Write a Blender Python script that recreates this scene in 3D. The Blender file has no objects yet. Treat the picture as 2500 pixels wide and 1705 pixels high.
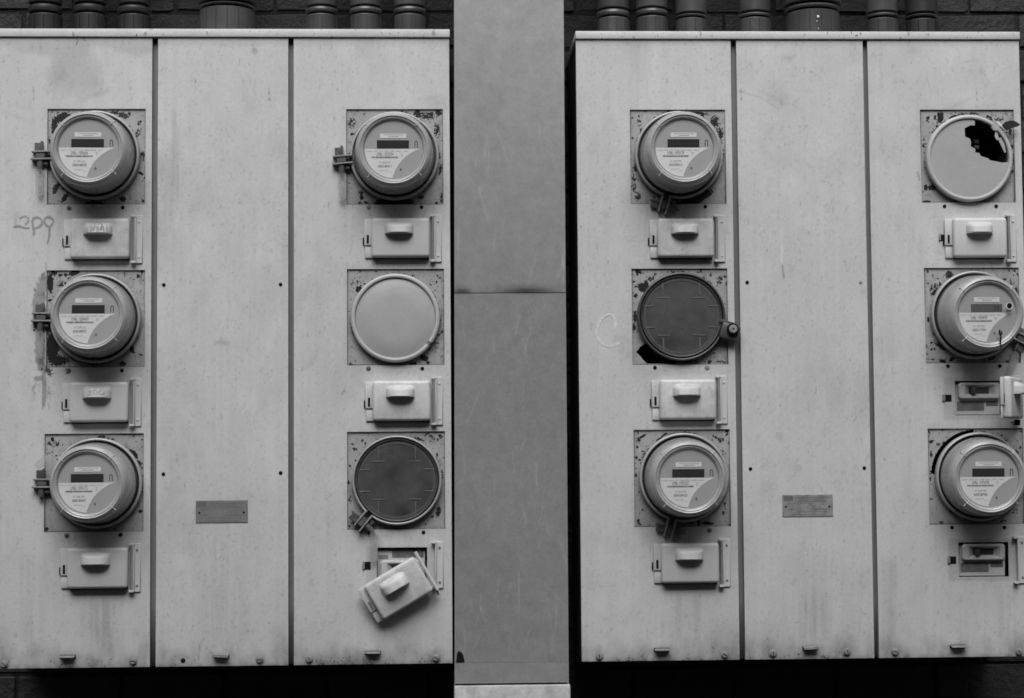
import bpy, bmesh, math, random
import numpy as np
from mathutils import Vector, Matrix

random.seed(7)
rng = np.random.default_rng(11)
SC = bpy.context.scene
COL = SC.collection
R = math.radians

# ------------------------------------------------------------------ camera
F_PX, YAW, PITCH, ROLL = 4293.96, 0.0383393, 0.0575282, -0.0075446   # focal length in widths/2500
CAM = Vector((-0.13135, -3.42436, -0.19736))
fw = Vector((math.sin(YAW)*math.cos(PITCH), math.cos(YAW)*math.cos(PITCH), math.sin(PITCH)))
rt = fw.cross(Vector((0, 0, 1))).normalized()
up = rt.cross(fw)
rt2 = rt*math.cos(ROLL) + up*math.sin(ROLL)
up2 = -rt*math.sin(ROLL) + up*math.cos(ROLL)
cd = bpy.data.cameras.new('camera'); cam = bpy.data.objects.new('camera', cd); COL.objects.link(cam)
cd.sensor_width = 36; cd.lens = 36*F_PX/2500; cd.clip_start = 0.05; cd.clip_end = 500
M = Matrix((rt2, up2, -fw)).transposed().to_4x4(); M.translation = CAM
cam.matrix_world = M
SC.camera = cam
SC.render.resolution_x, SC.render.resolution_y = 1024, 698

# ------------------------------------------------------------------ light
SUN_EL, SUN_AZ = 51.0, -8.0          # degrees above the horizon; sideways from the wall's normal
world = bpy.data.worlds.new('World'); SC.world = world; world.use_nodes = True
wn = world.node_tree.nodes; wl = world.node_tree.links
bg = wn['Background']
sky = wn.new('ShaderNodeTexSky'); sky.sky_type = 'NISHITA'; sky.sun_disc = False
sky.sun_elevation = R(SUN_EL); sky.sun_rotation = R(180+SUN_AZ)
sky.air_density = 1.0; sky.dust_density = 3.0
bw = wn.new('ShaderNodeRGBToBW')     # black-and-white photograph: neutral daylight
wl.new(sky.outputs[0], bw.inputs[0]); wl.new(bw.outputs[0], bg.inputs[0])
bg.inputs[1].default_value = 0.055
sd = bpy.data.lights.new('sun', 'SUN'); sd.energy = 1.45; sd.angle = R(44); sd.color = (1, 1, 1)
sun = bpy.data.objects.new('sun', sd); COL.objects.link(sun)
sdir = Vector((math.sin(R(SUN_AZ))*math.cos(R(SUN_EL)), -math.cos(R(SUN_AZ))*math.cos(R(SUN_EL)), math.sin(R(SUN_EL))))
sun.rotation_euler = sdir.to_track_quat('Z', 'Y').to_euler()
sun.location = (0, -3, 4)
vs = SC.view_settings
SC.display_settings.display_device = 'sRGB'
vs.view_transform = 'Standard'; vs.look = 'None'; vs.gamma = 1; vs.use_curve_mapping = False
vs.exposure = 1.32

SC.render.filter_size = 1.65
try: SC.cycles.filter_width = 1.65
except Exception: pass
# ------------------------------------------------------------------ measuring helpers
def P(u, v, y=0.0):
    """photo measurement (2500 x 1705) -> point of the plane at depth y"""
    d = fw*F_PX + rt2*(u-1250) + up2*(852.5-v)
    t = (y-CAM.y)/d.y
    q = CAM + d*t
    return q.x, q.z
def PX(x, z, y=0.0):
    """the inverse, for arrays of points"""
    dx, dy, dz = x-CAM.x, y-CAM.y, z-CAM.z
    a = dx*fw.x+dy*fw.y+dz*fw.z
    return (1250+F_PX*(dx*rt2.x+dy*rt2.y+dz*rt2.z)/a, 852.5-F_PX*(dx*up2.x+dy*up2.y+dz*up2.z)/a)

# ------------------------------------------------------------------ materials
class NT:
    def __init__(s, name):
        s.m = bpy.data.materials.new(name); s.m.use_nodes = True
        s.t = s.m.node_tree; s.n = s.t.nodes; s.l = s.t.links
        s.b = s.n['Principled BSDF']
    def math(s, op, a, b=None, c=None, clamp=False):
        n = s.n.new('ShaderNodeMath'); n.operation = op; n.use_clamp = clamp
        for i, x in enumerate((a, b, c)):
            if x is None: continue
            if isinstance(x, (int, float)): n.inputs[i].default_value = x
            else: s.l.new(x, n.inputs[i])
        return n.outputs[0]
    def coords(s):
        tc = s.n.new('ShaderNodeTexCoord'); oi = s.n.new('ShaderNodeObjectInfo')
        sc = s.n.new('ShaderNodeVectorMath'); sc.operation = 'SCALE'
        comb = s.n.new('ShaderNodeCombineXYZ')
        for i in range(3): s.l.new(oi.outputs['Random'], comb.inputs[i])
        s.l.new(comb.outputs[0], sc.inputs[0]); sc.inputs['Scale'].default_value = 17.3
        ad = s.n.new('ShaderNodeVectorMath'); ad.operation = 'ADD'
        s.l.new(tc.outputs['Object'], ad.inputs[0]); s.l.new(sc.outputs[0], ad.inputs[1])
        s.rand = oi.outputs['Random']
        return ad.outputs[0]
    def noise(s, vec, scale, detail=4, rough=0.55, stretch=None):
        if stretch:
            mp = s.n.new('ShaderNodeMapping'); mp.inputs['Scale'].default_value = stretch
            s.l.new(vec, mp.inputs[0]); vec = mp.outputs[0]
        n = s.n.new('ShaderNodeTexNoise'); n.inputs['Scale'].default_value = scale
        n.inputs['Detail'].default_value = detail; n.inputs['Roughness'].default_value = rough
        s.l.new(vec, n.inputs['Vector']); return n.outputs[0]
    def ramp(s, x, a, b, c=0.0, d=1.0):
        n = s.n.new('ShaderNodeMapRange'); n.interpolation_type = 'SMOOTHSTEP'
        n.inputs[1].default_value = a; n.inputs[2].default_value = b
        n.inputs[3].default_value = c; n.inputs[4].default_value = d
        s.l.new(x, n.inputs[0]); return n.outputs[0]
    def attr(s, name):
        n = s.n.new('ShaderNodeAttribute'); n.attribute_name = name; return n.outputs['Fac']
    def color(s, val):
        c = s.n.new('ShaderNodeCombineColor')
        for i in range(3): s.l.new(val, c.inputs[i])
        s.l.new(c.outputs[0], s.b.inputs['Base Color'])
    def bump(s, h, strength, dist=0.001):
        b = s.n.new('ShaderNodeBump'); b.inputs['Strength'].default_value = strength
        b.inputs['Distance'].default_value = dist
        s.l.new(h, b.inputs['Height']); s.l.new(b.outputs[0], s.b.inputs['Normal'])

def surf(name, base, rough=0.5, patch=0.15, pscale=9.0, streak=0.0, fine=0.08, fscale=260.0, speck=0.0,
         metal=0.0, coat=0.0, bump=0.15, spec=0.5, randv=0.0, chips=False, stain_shades=False, dark=0.02, bscale=900, alpha=None, ior=None, bdist=0.0006, coatr=0.12):
    t = NT(name); v = t.coords()
    f = t.math('MULTIPLY_ADD', t.noise(v, pscale, 5), 2*patch, 1-patch)
    if fine: f = t.math('MULTIPLY', f, t.math('MULTIPLY_ADD', t.noise(v, fscale, 3), 2*fine, 1-fine))
    if streak: f = t.math('MULTIPLY', f, t.math('MULTIPLY_ADD', t.noise(v, 1.0, 5, 0.6, (95, 95, 3.2)), 2*streak, 1-streak))
    if speck:
        s_ = t.noise(v, 1.0, 2, 0.5, (210, 210, 120)); k = t.noise(v, 22, 2)
        m_ = t.ramp(t.math('MULTIPLY_ADD', k, 0.25, s_), 0.80, 0.87)
        f = t.math('MULTIPLY', f, t.math('MULTIPLY_ADD', m_, -speck, 1.0))
        s2 = t.noise(v, 1.0, 2, 0.5, (70, 70, 38))
        f = t.math('MULTIPLY', f, t.math('MULTIPLY_ADD', t.ramp(s2, 0.66, 0.74), -speck*0.5, 1.0))
    if randv: f = t.math('MULTIPLY', f, t.math('MULTIPLY_ADD', t.rand, 2*randv, 1-randv))
    if stain_shades: f = t.math('MULTIPLY', f, t.attr('stain_shade'))
    val = t.math('MULTIPLY', f, base)
    rgh = t.math('MULTIPLY_ADD', t.noise(v, 14, 3), 0.18, rough-0.09, clamp=True)
    if chips:
        c = t.attr('chip')
        nn = t.math('MULTIPLY_ADD', t.noise(v, 240, 5, 0.7), 2.2, -1.1)
        mk = t.ramp(t.math('ADD', c, nn), 0.47, 0.54)
        a_ = t.math('MULTIPLY', val, t.math('SUBTRACT', 1.0, mk))
        val = t.math('MULTIPLY_ADD', mk, dark, a_)
        hgt = t.math('MULTIPLY_ADD', mk, -2.0, t.noise(v, bscale, 3))
    else:
        hgt = t.noise(v, bscale, 5 if bdist > 0.001 else 3, 0.65)
    t.color(val); t.l.new(rgh, t.b.inputs['Roughness'])
    t.b.inputs['Metallic'].default_value = metal
    t.b.inputs['Specular IOR Level'].default_value = spec
    t.b.inputs['Coat Weight'].default_value = coat
    t.b.inputs['Coat Roughness'].default_value = coatr
    if bump: t.bump(hgt, bump, bdist)
    if alpha is not None: t.b.inputs['Alpha'].default_value = alpha
    return t.m

MT = {}
MT['panel'] = surf('panel_paint', 0.48, 0.52, 0.06, 5.5, 0.045, 0.11, 210, 0.22, chips=True, stain_shades=True, dark=0.05, bump=0.12, spec=0.35)
MT['plate'] = surf('plate_paint', 0.33, 0.55, 0.16, 22, 0.05, 0.14, 380, 0.55, chips=True, stain_shades=True, dark=0.009, bump=0.2, spec=0.3)
MT['trim'] = surf('cap_paint', 0.50, 0.5, 0.22, 22, 0.0, 0.14, 220, 0.9, bump=0.15, spec=0.35)
MT['body'] = surf('cabinet_side_paint', 0.05, 0.7, 0.2, 9, 0.1, bump=0.1, spec=0.2)
MT['channel'] = surf('divider_paint', 0.17, 0.55, 0.10, 9, 0.10, 0.05, 300, 0.2, spec=0.3, stain_shades=True)
MT['plain'] = surf('lip_paint', 0.34, 0.55, 0.2, 60, 0.0, 0.1, 300, 0.2, spec=0.3)
MT['lid'] = surf('cover_paint', 0.49, 0.45, 0.09, 22, 0.04, 0.05, 300, 0.12, bump=0.12, spec=0.4, randv=0.04)
MT['lidworn'] = surf('worn_cover_paint', 0.49, 0.5, 0.36, 42, 0.12, 0.14, 260, 0.3, bump=0.18, spec=0.4)
MT['pin'] = surf('hinge_steel', 0.20, 0.5, 0.3, 60, 0.0, 0.1, bump=0.1)
MT['rivet'] = surf('rivet_steel', 0.16, 0.5, 0.3, 60, bump=0.1)
MT['bolt'] = surf('bolt_steel', 0.22, 0.5, 0.35, 90, bump=0.2)
MT['dark'] = surf('black_gap', 0.008, 0.8, 0.3, 40, bump=0.0, spec=0.1)
MT['ring'] = surf('ring_steel', 0.33, 0.36, 0.16, 22, 0.0, 0.08, 220, 0.2, metal=0.0, bump=0.12, spec=0.55)
MT['ringdull'] = surf('dull_ring_steel', 0.30, 0.45, 0.2, 22, 0.0, 0.10, 220, 0.3, bump=0.12, spec=0.45)
MT['ringdark'] = surf('dark_ring_plastic', 0.055, 0.42, 0.2, 22, 0.0, 0.1, bump=0.1, spec=0.45)
MT['cover'] = surf('meter_cover_plastic', 0.42, 0.26, 0.10, 20, 0.0, 0.05, 160, 0.12, coat=0.55, coatr=0.07, bump=0.05, spec=0.45, alpha=0.72)
MT['drum'] = surf('meter_inner_housing', 0.30, 0.5, 0.10, 30, 0.0, 0.05, bump=0.05)
MT['ridge'] = surf('glint_ridge_plastic', 0.56, 0.15, 0.05, 30, coat=0.6, bump=0.0, spec=0.6)  # glints on the ridges put in as a paler colour
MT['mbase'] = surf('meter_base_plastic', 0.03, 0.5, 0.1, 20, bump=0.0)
MT['face'] = surf('meter_face', 0.35, 0.4, 0.03, 16, 0.0, 0.02, bump=0.0, spec=0.3)
MT['label'] = surf('printed_label', 0.64, 0.5, 0.04, 30, 0.0, 0.03, bump=0.0, spec=0.3)
MT['sticker'] = surf('sticker', 0.66, 0.5, 0.04, 30, 0.0, 0.03, bump=0.0, spec=0.3)
MT['frame'] = surf('display_bezel', 0.36, 0.4, 0.03, 16, 0.0, 0.02, bump=0.0, spec=0.3)
MT['ink'] = surf('ink', 0.04, 0.6, 0.1, 30, bump=0.0, spec=0.2)
MT['inkpale'] = surf('pale_ink', 0.17, 0.6, 0.1, 30, bump=0.0, spec=0.2)
MT['lcd'] = surf('display_off', 0.035, 0.25, 0.05, 30, bump=0.0, spec=0.5)
MT['lcdon'] = surf('display_grey', 0.11, 0.3, 0.05, 30, bump=0.0, spec=0.5)
MT['lcdink'] = surf('display_digits', 0.03, 0.3, 0.05, 30, bump=0.0)
MT['capgrey'] = surf('blank_cap_plastic', 0.335, 0.42, 0.14, 16, 0.0, 0.06, 120, 0.12, bump=0.06, spec=0.4)
MT['smoke'] = surf('dark_cover_plastic', 0.060, 0.34, 0.95, 17, 0.0, 0.22, 150, bump=0.12, spec=0.5)
MT['smokeband'] = surf('dark_cover_rim_plastic', 0.075, 0.34, 0.5, 30, 0.0, 0.2, 150, bump=0.1, spec=0.5)
MT['smokerib'] = surf('cover_rib_plastic', 0.115, 0.35, 0.5, 60, bump=0.05)
MT['clamp'] = surf('clamp_steel', 0.08, 0.5, 0.7, 60, 0.0, 0.3, bump=0.5, spec=0.45)
MT['clampl'] = surf('clamp_flange_steel', 0.20, 0.5, 0.6, 60, 0.0, 0.3, bump=0.5, spec=0.45)
MT['tag'] = surf('clear_seal_plastic', 0.42, 0.18, 0.2, 60, bump=0.05, spec=0.6, alpha=0.30)
MT['pipe'] = surf('painted_conduit', 0.046, 0.38, 0.5, 22, 0.2, 0.2, 220, bump=0.15, spec=0.45, randv=0.2)
MT['pipedark'] = surf('painted_conduit_dark', 0.022, 0.42, 0.5, 22, 0.12, 0.10, 260, bump=0.15, spec=0.35, randv=0.15)
MT['brick'] = surf('painted_brick', 0.016, 0.6, 0.45, 18, 0.0, 0.35, 150, bump=1.0, spec=0.3, randv=0.4, bscale=55, bdist=0.006)
MT['mortar'] = surf('painted_mortar', 0.014, 0.8, 0.3, 18, 0.0, 0.25, 150, bump=1.0, spec=0.2, bscale=90, bdist=0.005)
MT['stone'] = surf('pillar_base_stone', 0.40, 0.75, 0.55, 34, 0.0, 0.35, 150, bump=0.3, spec=0.25)
MT['sky_blocker'] = surf('sky_blocker_paint', 0.09, 0.8, 0.2, 1.2, 0.1, 0.1, 40, bump=0.3, spec=0.2)  # for the unseen wall added to block the low sky
MT['asphalt'] = surf('asphalt', 0.05, 0.85, 0.2, 2.2, 0.0, 0.3, 120, bump=0.5, spec=0.2, bscale=120)
MT['nameplate'] = surf('name_plate_metal', 0.175, 0.42, 0.35, 50, 0.0, 0.25, bump=0.1, spec=0.4)
MT['nameplate2'] = surf('worn_name_plate_metal', 0.215, 0.5, 0.75, 70, 0.1, 0.35, bump=0.15, spec=0.35)
MT['pldark'] = surf('name_plate_print', 0.115, 0.5, 0.15, 60, bump=0.0)
MT['pencil'] = surf('marker_stroke', 0.27, 0.6, 0.25, 120, 0.0, 0.3, bump=0.0, spec=0.2)
MT['pencilpale'] = surf('faint_marker_stroke', 0.30, 0.6, 0.2, 120, 0.0, 0.25, bump=0.0, spec=0.2)
MT['chalk'] = surf('chalk_stroke', 0.56, 0.8, 0.12, 120, 0.0, 0.25, bump=0.0, spec=0.1)
MT['breaker'] = surf('breaker_plastic', 0.42, 0.45, 0.15, 40, 0.0, 0.08, bump=0.08, spec=0.4)
MT['breakerdark'] = surf('breaker_switch_plastic', 0.045, 0.4, 0.2, 60, bump=0.05)
MT['grimy'] = surf('grimy_label', 0.12, 0.7, 0.6, 70, 0.0, 0.35, 300, bump=0.1, spec=0.2)
MT['cup'] = surf('socket_cup_plastic', 0.05, 0.5, 0.3, 40, 0.0, 0.2, bump=0.2)
MT['rust'] = surf('rusted_flap', 0.010, 0.6, 0.4, 70, 0.0, 0.3, bump=0.3, spec=0.35)

# pillar sheet: pale vertical scratches
def pillar_mat():
    t = NT('pillar_sheet_paint'); v = t.coords()
    f = t.math('MULTIPLY_ADD', t.noise(v, 5, 5), 0.16, 0.92)
    f = t.math('MULTIPLY', f, t.math('MULTIPLY_ADD', t.noise(v, 34, 6, 0.72), 0.62, 0.69))
    f = t.math('MULTIPLY', f, t.math('MULTIPLY_ADD', t.noise(v, 260, 3, 0.7), 0.40, 0.80))
    sc = t.ramp(t.noise(v, 1.0, 3, 0.5, (80, 80, 5)), 0.66, 0.76)
    msk = t.ramp(t.noise(v, 9, 3), 0.48, 0.62)
    f = t.math('ADD', f, t.math('MULTIPLY', t.math('MULTIPLY', sc, msk), 0.5))
    dr = t.ramp(t.noise(v, 1.0, 2, 0.5, (300, 300, 60)), 0.76, 0.80)
    f = t.math('ADD', f, t.math('MULTIPLY', dr, 0.25))
    f = t.math('MULTIPLY', f, t.attr('stain_shade'))
    t.color(t.math('MULTIPLY', f, 0.225))
    t.b.inputs['Roughness'].default_value = 0.5
    t.b.inputs['Specular IOR Level'].default_value = 0.35
    t.bump(t.noise(v, 700, 3), 0.15, 0.0006)
    return t.m
MT['pillar'] = pillar_mat()

def glass_mat():
    t = NT('clear_cover_window')
    tr = t.n.new('ShaderNodeBsdfTransparent'); gl = t.n.new('ShaderNodeBsdfGlossy'); mx = t.n.new('ShaderNodeMixShader')
    gl.inputs['Roughness'].default_value = 0.06
    lw = t.n.new('ShaderNodeLayerWeight'); lw.inputs[0].default_value = 0.5
    fac = t.math('MULTIPLY_ADD', t.math('POWER', lw.outputs['Facing'], 4.0), 0.6, 0.045)
    tr.inputs[0].default_value = (0.97, 0.97, 0.97, 1)
    t.l.new(fac, mx.inputs[0]); t.l.new(tr.outputs[0], mx.inputs[1]); t.l.new(gl.outputs[0], mx.inputs[2])
    t.l.new(mx.outputs[0], t.n['Material Output'].inputs[0])
    return t.m
MT['glass'] = glass_mat()

# ------------------------------------------------------------------ object helpers
def thing(name, label, cat, loc=(0, 0, 0), group=None, rot=None):
    o = bpy.data.objects.new(name, None); COL.objects.link(o); o.location = loc
    o.empty_display_size = 0.05
    o['label'] = label; o['category'] = cat
    if group: o['group'] = group
    if rot: o.rotation_euler = rot
    return o
def link(name, me, mat, parent=None, loc=None, label=None, rot=None):
    o = bpy.data.objects.new(name, me); COL.objects.link(o)
    if mat is not None and not me.materials: me.materials.append(MT[mat])
    if parent is not None: o.parent = parent
    if loc: o.location = loc
    if rot: o.rotation_euler = rot
    if label: o['label'] = label
    return o

class MB:
    def __init__(s): s.v = []; s.f = []; s.sm = []
    def add(s, vs_, fs, smooth=False, mat=None):
        n = len(s.v)
        for p in vs_:
            p = Vector(p)
            if mat is not None: p = mat @ p
            s.v.append(tuple(p))
        for f in fs: s.f.append([i+n for i in f]); s.sm.append(smooth)
        return s
    def box(s, x0, x1, y0, y1, z0, z1, bev=0.0, seg=2, mat=None, smooth=None):
        bm = bmesh.new()
        bmesh.ops.create_cube(bm, size=1.0)
        for v in bm.verts:
            v.co = Vector(((x0+x1)/2+v.co.x*(x1-x0), (y0+y1)/2+v.co.y*(y1-y0), (z0+z1)/2+v.co.z*(z1-z0)))
        if bev: bmesh.ops.bevel(bm, geom=bm.edges[:], offset=bev, segments=seg, affect='EDGES', profile=0.5)
        bm.verts.index_update()
        s.add([v.co.copy() for v in bm.verts], [[v.index for v in f.verts] for f in bm.faces], bool(bev) if smooth is None else smooth, mat)
        bm.free(); return s
    def lathe(s, prof, n=64, a0=0.0, a1=360.0, capin=False, capout=False, mat=None, smooth=True):
        """prof: (radius, height towards the viewer); axis -Y"""
        full = abs(a1-a0-360) < 1e-6
        m = n if full else n+1
        vs_ = []
        for k in range(m):
            a = R(a0+(a1-a0)*k/n)
            for (r, h) in prof: vs_.append((r*math.cos(a), -h, r*math.sin(a)))
        L = len(prof); fs = []
        for k in range(n):
            k2 = (k+1) % m
            for j in range(L-1):
                fs.append([k*L+j, k2*L+j, k2*L+j+1, k*L+j+1])
        if capin: fs.append([k*L+L-1 for k in range(m)])
        if capout: fs.append([k*L for k in range(m)][::-1])
        if not full:
            fs.append(list(range(L))); fs.append([(m-1)*L+j for j in range(L)][::-1])
        return s.add(vs_, fs, smooth, mat)
    def cyl(s, p, q, r, n=14, r2=None, caps=True):
        p = Vector(p); q = Vector(q); d = q-p; L = d.length
        z = d.normalized(); x = z.orthogonal().normalized(); y = z.cross(x)
        r2 = r if r2 is None else r2; vs_ = []
        for k in range(n):
            a = 2*math.pi*k/n; e = x*math.cos(a)+y*math.sin(a)
            vs_ += [p+e*r, q+e*r2]
        fs = [[2*k, 2*((k+1) % n), 2*((k+1) % n)+1, 2*k+1] for k in range(n)]
        s.add(vs_, fs, True)
        if caps:
            s.add(vs_[0::2], [list(range(n))[::-1]]); s.add(vs_[1::2], [list(range(n))])
        return s
    def prism(s, poly, y0, y1, smooth=False):
        """polygon in x, z (seen from the front, counter-clockwise), front at y0, back at y1"""
        n = len(poly)
        vs_ = [(x, y0, z) for x, z in poly]+[(x, y1, z) for x, z in poly]
        fs = [list(range(n)), [n+i for i in range(n)][::-1]]+[[i, (i+1) % n+n*0, (i+1) % n+n, i+n][::-1] for i in range(n)]
        return s.add(vs_, fs, smooth)
    def ribbon(s, pts, w, y, taper=True):
        pts = [Vector((a, b)) for a, b in pts]
        # resample with Catmull-Rom
        q = []
        for i in range(len(pts)-1):
            p0 = pts[max(i-1, 0)]; p1 = pts[i]; p2 = pts[i+1]; p3 = pts[min(i+2, len(pts)-1)]
            for k in range(5):
                t = k/5
                q.append(0.5*((2*p1)+(p2-p0)*t+(2*p0-5*p1+4*p2-p3)*t*t+(3*p1-p0-3*p2+p3)*t**3))
        q.append(pts[-1]); L = len(q); vs_ = []
        for i, p in enumerate(q):
            d = (q[min(i+1, L-1)]-q[max(i-1, 0)]).normalized(); nrm = Vector((-d.y, d.x))
            ww = w*0.5*(0.9+0.12*math.sin(i*0.9)+0.15*math.sin(i*0.31))
            if taper: ww *= min(1, 0.35+min(i, L-1-i)*0.3)
            vs_ += [(p.x+nrm.x*ww, y, p.y+nrm.y*ww), (p.x-nrm.x*ww, y, p.y-nrm.y*ww)]
        fs = [[2*i, 2*i+1, 2*i+3, 2*i+2] for i in range(L-1)]
        return s.add(vs_, fs)
    def text(s, body, size, cx, cz, y, sx=1.0, align='CENTER', width=None):
        c = bpy.data.curves.new('t', 'FONT'); c.body = body; c.size = size; c.resolution_u = 2
        c.align_x = align; c.align_y = 'CENTER'
        o = bpy.data.objects.new('t', c)
        me = bpy.data.meshes.new_from_object(o)
        if width and len(me.vertices):
            xs_ = [v.co.x for v in me.vertices]; sx = width/(max(xs_)-min(xs_))
        s.add([(cx+v.co.x*sx, y, cz+v.co.y) for v in me.vertices], [list(p.vertices) for p in me.polygons])
        bpy.data.meshes.remove(me); bpy.data.objects.remove(o); bpy.data.curves.remove(c)
        return s
    def mesh(s, name, sharp=38):
        me = bpy.data.meshes.new(name)
        me.from_pydata(s.v, [], s.f)
        me.polygons.foreach_set('use_smooth', s.sm)
        me.validate()
        if any(s.sm) and sharp: me.set_sharp_from_angle(angle=R(sharp))
        me.update(); return me
    def build(s, name, mat, parent=None, loc=None, label=None, rot=None, sharp=38):
        return link(name, s.mesh(name, sharp), mat, parent, loc, label, rot)

# value noise on arrays (for staining and painted shade)
def vnoise(x, z, sx, sz, seed=0, octs=3):
    out = np.zeros_like(x); amp = 1.0; tot = 0.0
    g = np.random.default_rng(seed)
    for o in range(octs):
        T = g.random((64, 64)); a = x/sx*(2**o)+13.7*o; b = z/sz*(2**o)+5.1*o
        i = np.floor(a).astype(int); j = np.floor(b).astype(int); fa = a-i; fb = b-j
        fa = fa*fa*(3-2*fa); fb = fb*fb*(3-2*fb)
        c = (T[i % 64, j % 64]*(1-fa)+T[(i+1) % 64, j % 64]*fa)*(1-fb)+(T[i % 64, (j+1) % 64]*(1-fa)+T[(i+1) % 64, (j+1) % 64]*fa)*fb
        out += c*amp; tot += amp; amp *= 0.5
    return out/tot
def blob(u, v, cu, cv, ru, rv, ang=0.0, soft=2.0):
    a = R(ang); du = (u-cu)*math.cos(a)+(v-cv)*math.sin(a); dv = -(u-cu)*math.sin(a)+(v-cv)*math.cos(a)
    return np.exp(-((np.abs(du)/ru)**2+(np.abs(dv)/rv)**2)**(soft/2))
def seg(u, v, pts, w):
    """distance mask round a polyline"""
    m = np.full_like(u, 1e9)
    for (a, b), (c, d) in zip(pts[:-1], pts[1:]):
        L = (c-a)**2+(d-b)**2; t = np.clip(((u-a)*(c-a)+(v-b)*(d-b))/L, 0, 1)
        m = np.minimum(m, np.hypot(u-a-t*(c-a), v-b-t*(d-b)))
    return np.clip(1.5-m/w, 0, 1)

# sheet built on a grid, with holes; carries staining with painted shade, and 'chip', per point
def axis_lines(a, b, step, cuts):
    pts = sorted(set([a, b]+[c for c in cuts if a < c < b])); out = [a]
    for p, q in zip(pts[:-1], pts[1:]):
        n = max(1, int(round((q-p)/step)))
        out += [p+(q-p)*k/n for k in range(1, n+1)]
    return np.array(out)
def sheet(name, mat, parent, x0, x1, z0, z1, y, step, holes, flange, rim, fn, org=(0, 0), skip=None, label=None):
    X = axis_lines(x0, x1, step, [h[0] for h in holes]+[h[2] for h in holes])
    Z = axis_lines(z0, z1, step, [h[1] for h in holes]+[h[3] for h in holes])
    nx, nz = len(X), len(Z)
    gx, gz = np.meshgrid(X, Z, indexing='ij')
    V = np.stack([gx-org[0], np.full_like(gx, y), gz-org[1]], -1).reshape(-1, 3)
    cxm = (X[:-1]+X[1:])/2; czm = (Z[:-1]+Z[1:])/2
    mx, mz = np.meshgrid(cxm, czm, indexing='ij'); keep = np.ones_like(mx, bool)
    for h in holes: keep &= ~((mx > h[0]) & (mx < h[2]) & (mz > h[1]) & (mz < h[3]))
    if skip is not None: keep &= ~skip(mx, mz)
    I, J = np.nonzero(keep)
    Fq = np.stack([I*nz+J, (I+1)*nz+J, (I+1)*nz+J+1, I*nz+J+1], -1)
    V = V.tolist(); Fq = Fq.tolist(); base = nx*nz
    ev = []; 
    def wall(a, b, dy):            # a, b in x, z ; strip running backwards
        n = len(V)
        for p in (a, b): V.append([p[0]-org[0], y, p[1]-org[1]])
        for p in (b, a): V.append([p[0]-org[0], y+dy, p[1]-org[1]])
        Fq.append([n, n+1, n+2, n+3]); ev.append((a, b, b, a))
    for (a, b) in (((x0, z0), (x1, z0)), ((x1, z0), (x1, z1)), ((x1, z1), (x0, z1)), ((x0, z1), (x0, z0))): wall(b, a, flange)
    for h in holes:
        c = [(h[0], h[1]), (h[2], h[1]), (h[2], h[3]), (h[0], h[3])]
        for k in range(4): wall(c[k], c[(k+1) % 4], rim)
    me = bpy.data.meshes.new(name); me.from_pydata(V, [], Fq); me.update()
    A = np.array(V); u, v = PX(A[:, 0]+org[0], A[:, 2]+org[1])
    st, ch = fn(u, v, A[:, 0]+org[0], A[:, 2]+org[1])
    for nm, arr in (('stain_shade', st), ('chip', ch)):
        at = me.attributes.new(nm, 'FLOAT', 'POINT'); at.data.foreach_set('value', np.asarray(arr, np.float32))
    return link(name, me, mat, parent, label=label)

# ------------------------------------------------------------------ measurements
ZT, ZB = 0.6165, -0.6065            # top and bottom of the door panels
PL = {  # square openings round each socket, photo pixels (left, top, right, bottom)
 (0,0):(115,266,355,499.5),(0,1):(113,660,353.5,897),(0,2):(108,1059,350.6,1299),
 (1,0):(845.4,266.6,1082,500),(1,1):(847.3,657,1084.5,892),(1,2):(847.7,1054,1086.5,1293),
 (2,0):(1539,268,1772,498.7),(2,1):(1543,656,1777,890.6),(2,2):(1548,1049,1783,1286.5),
 (3,0):(2248,268,2477.5,495),(3,1):(2258,654,2490,887),(3,2):(2267,1046,2500,1280.7)}
RING = {(0,0):(230,378),(0,1):(232,777),(0,2):(235,1180),(1,0):(963,380),(1,1):(965.3,776),(1,2):(969,1173),
 (2,0):(1658,378),(2,1):(1664,773),(2,2):(1670,1166),(3,0):(2367.5,386),(3,1):(2381,769),(3,2):(2393,1164)}
FACE = {(0,0):(215.5,363),(0,1):(217,768.5),(0,2):(214.5,1181),(1,0):(960.8,366),(2,0):(1670,363),(2,2):(1682,1169),(3,1):(2410,765.6),(3,2):(2414.5,1167)}
LID = {  # hinged breaker covers: lid left, top, right, bottom, right edge of hinge plate
 (0,0):(172,534,317,632,348),(0,1):(170,933,314,1031,345),(0,2):(164.5,1337.5,312.5,1437,343),
 (1,0):(907,533,1049,629,1078),(1,1):(910,930,1052,1028,1081),
 (2,0):(1605,534,1742.7,629,1770),(2,1):(1610,927,1748,1025,1775.5),(2,2):(1614.6,1326,1755,1424,1782.5),
 (3,0):(2326.5,532.5,2457,629,2481)}
REC = {(1,2):(920,1337,1043,1421),(3,1):(2332,930,2450,1014),(3,2):(2340.5,1324,2462.5,1408.5)}
def rect(px, y=0.0):
    l, t, r, b = px[:4]
    cu, cv = (l+r)/2, (t+b)/2
    return (P(l, cv, y)[0], P(cu, b, y)[1], P(r, cv, y)[0], P(cu, t, y)[1])   # x0, z0, x1, z1

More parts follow.
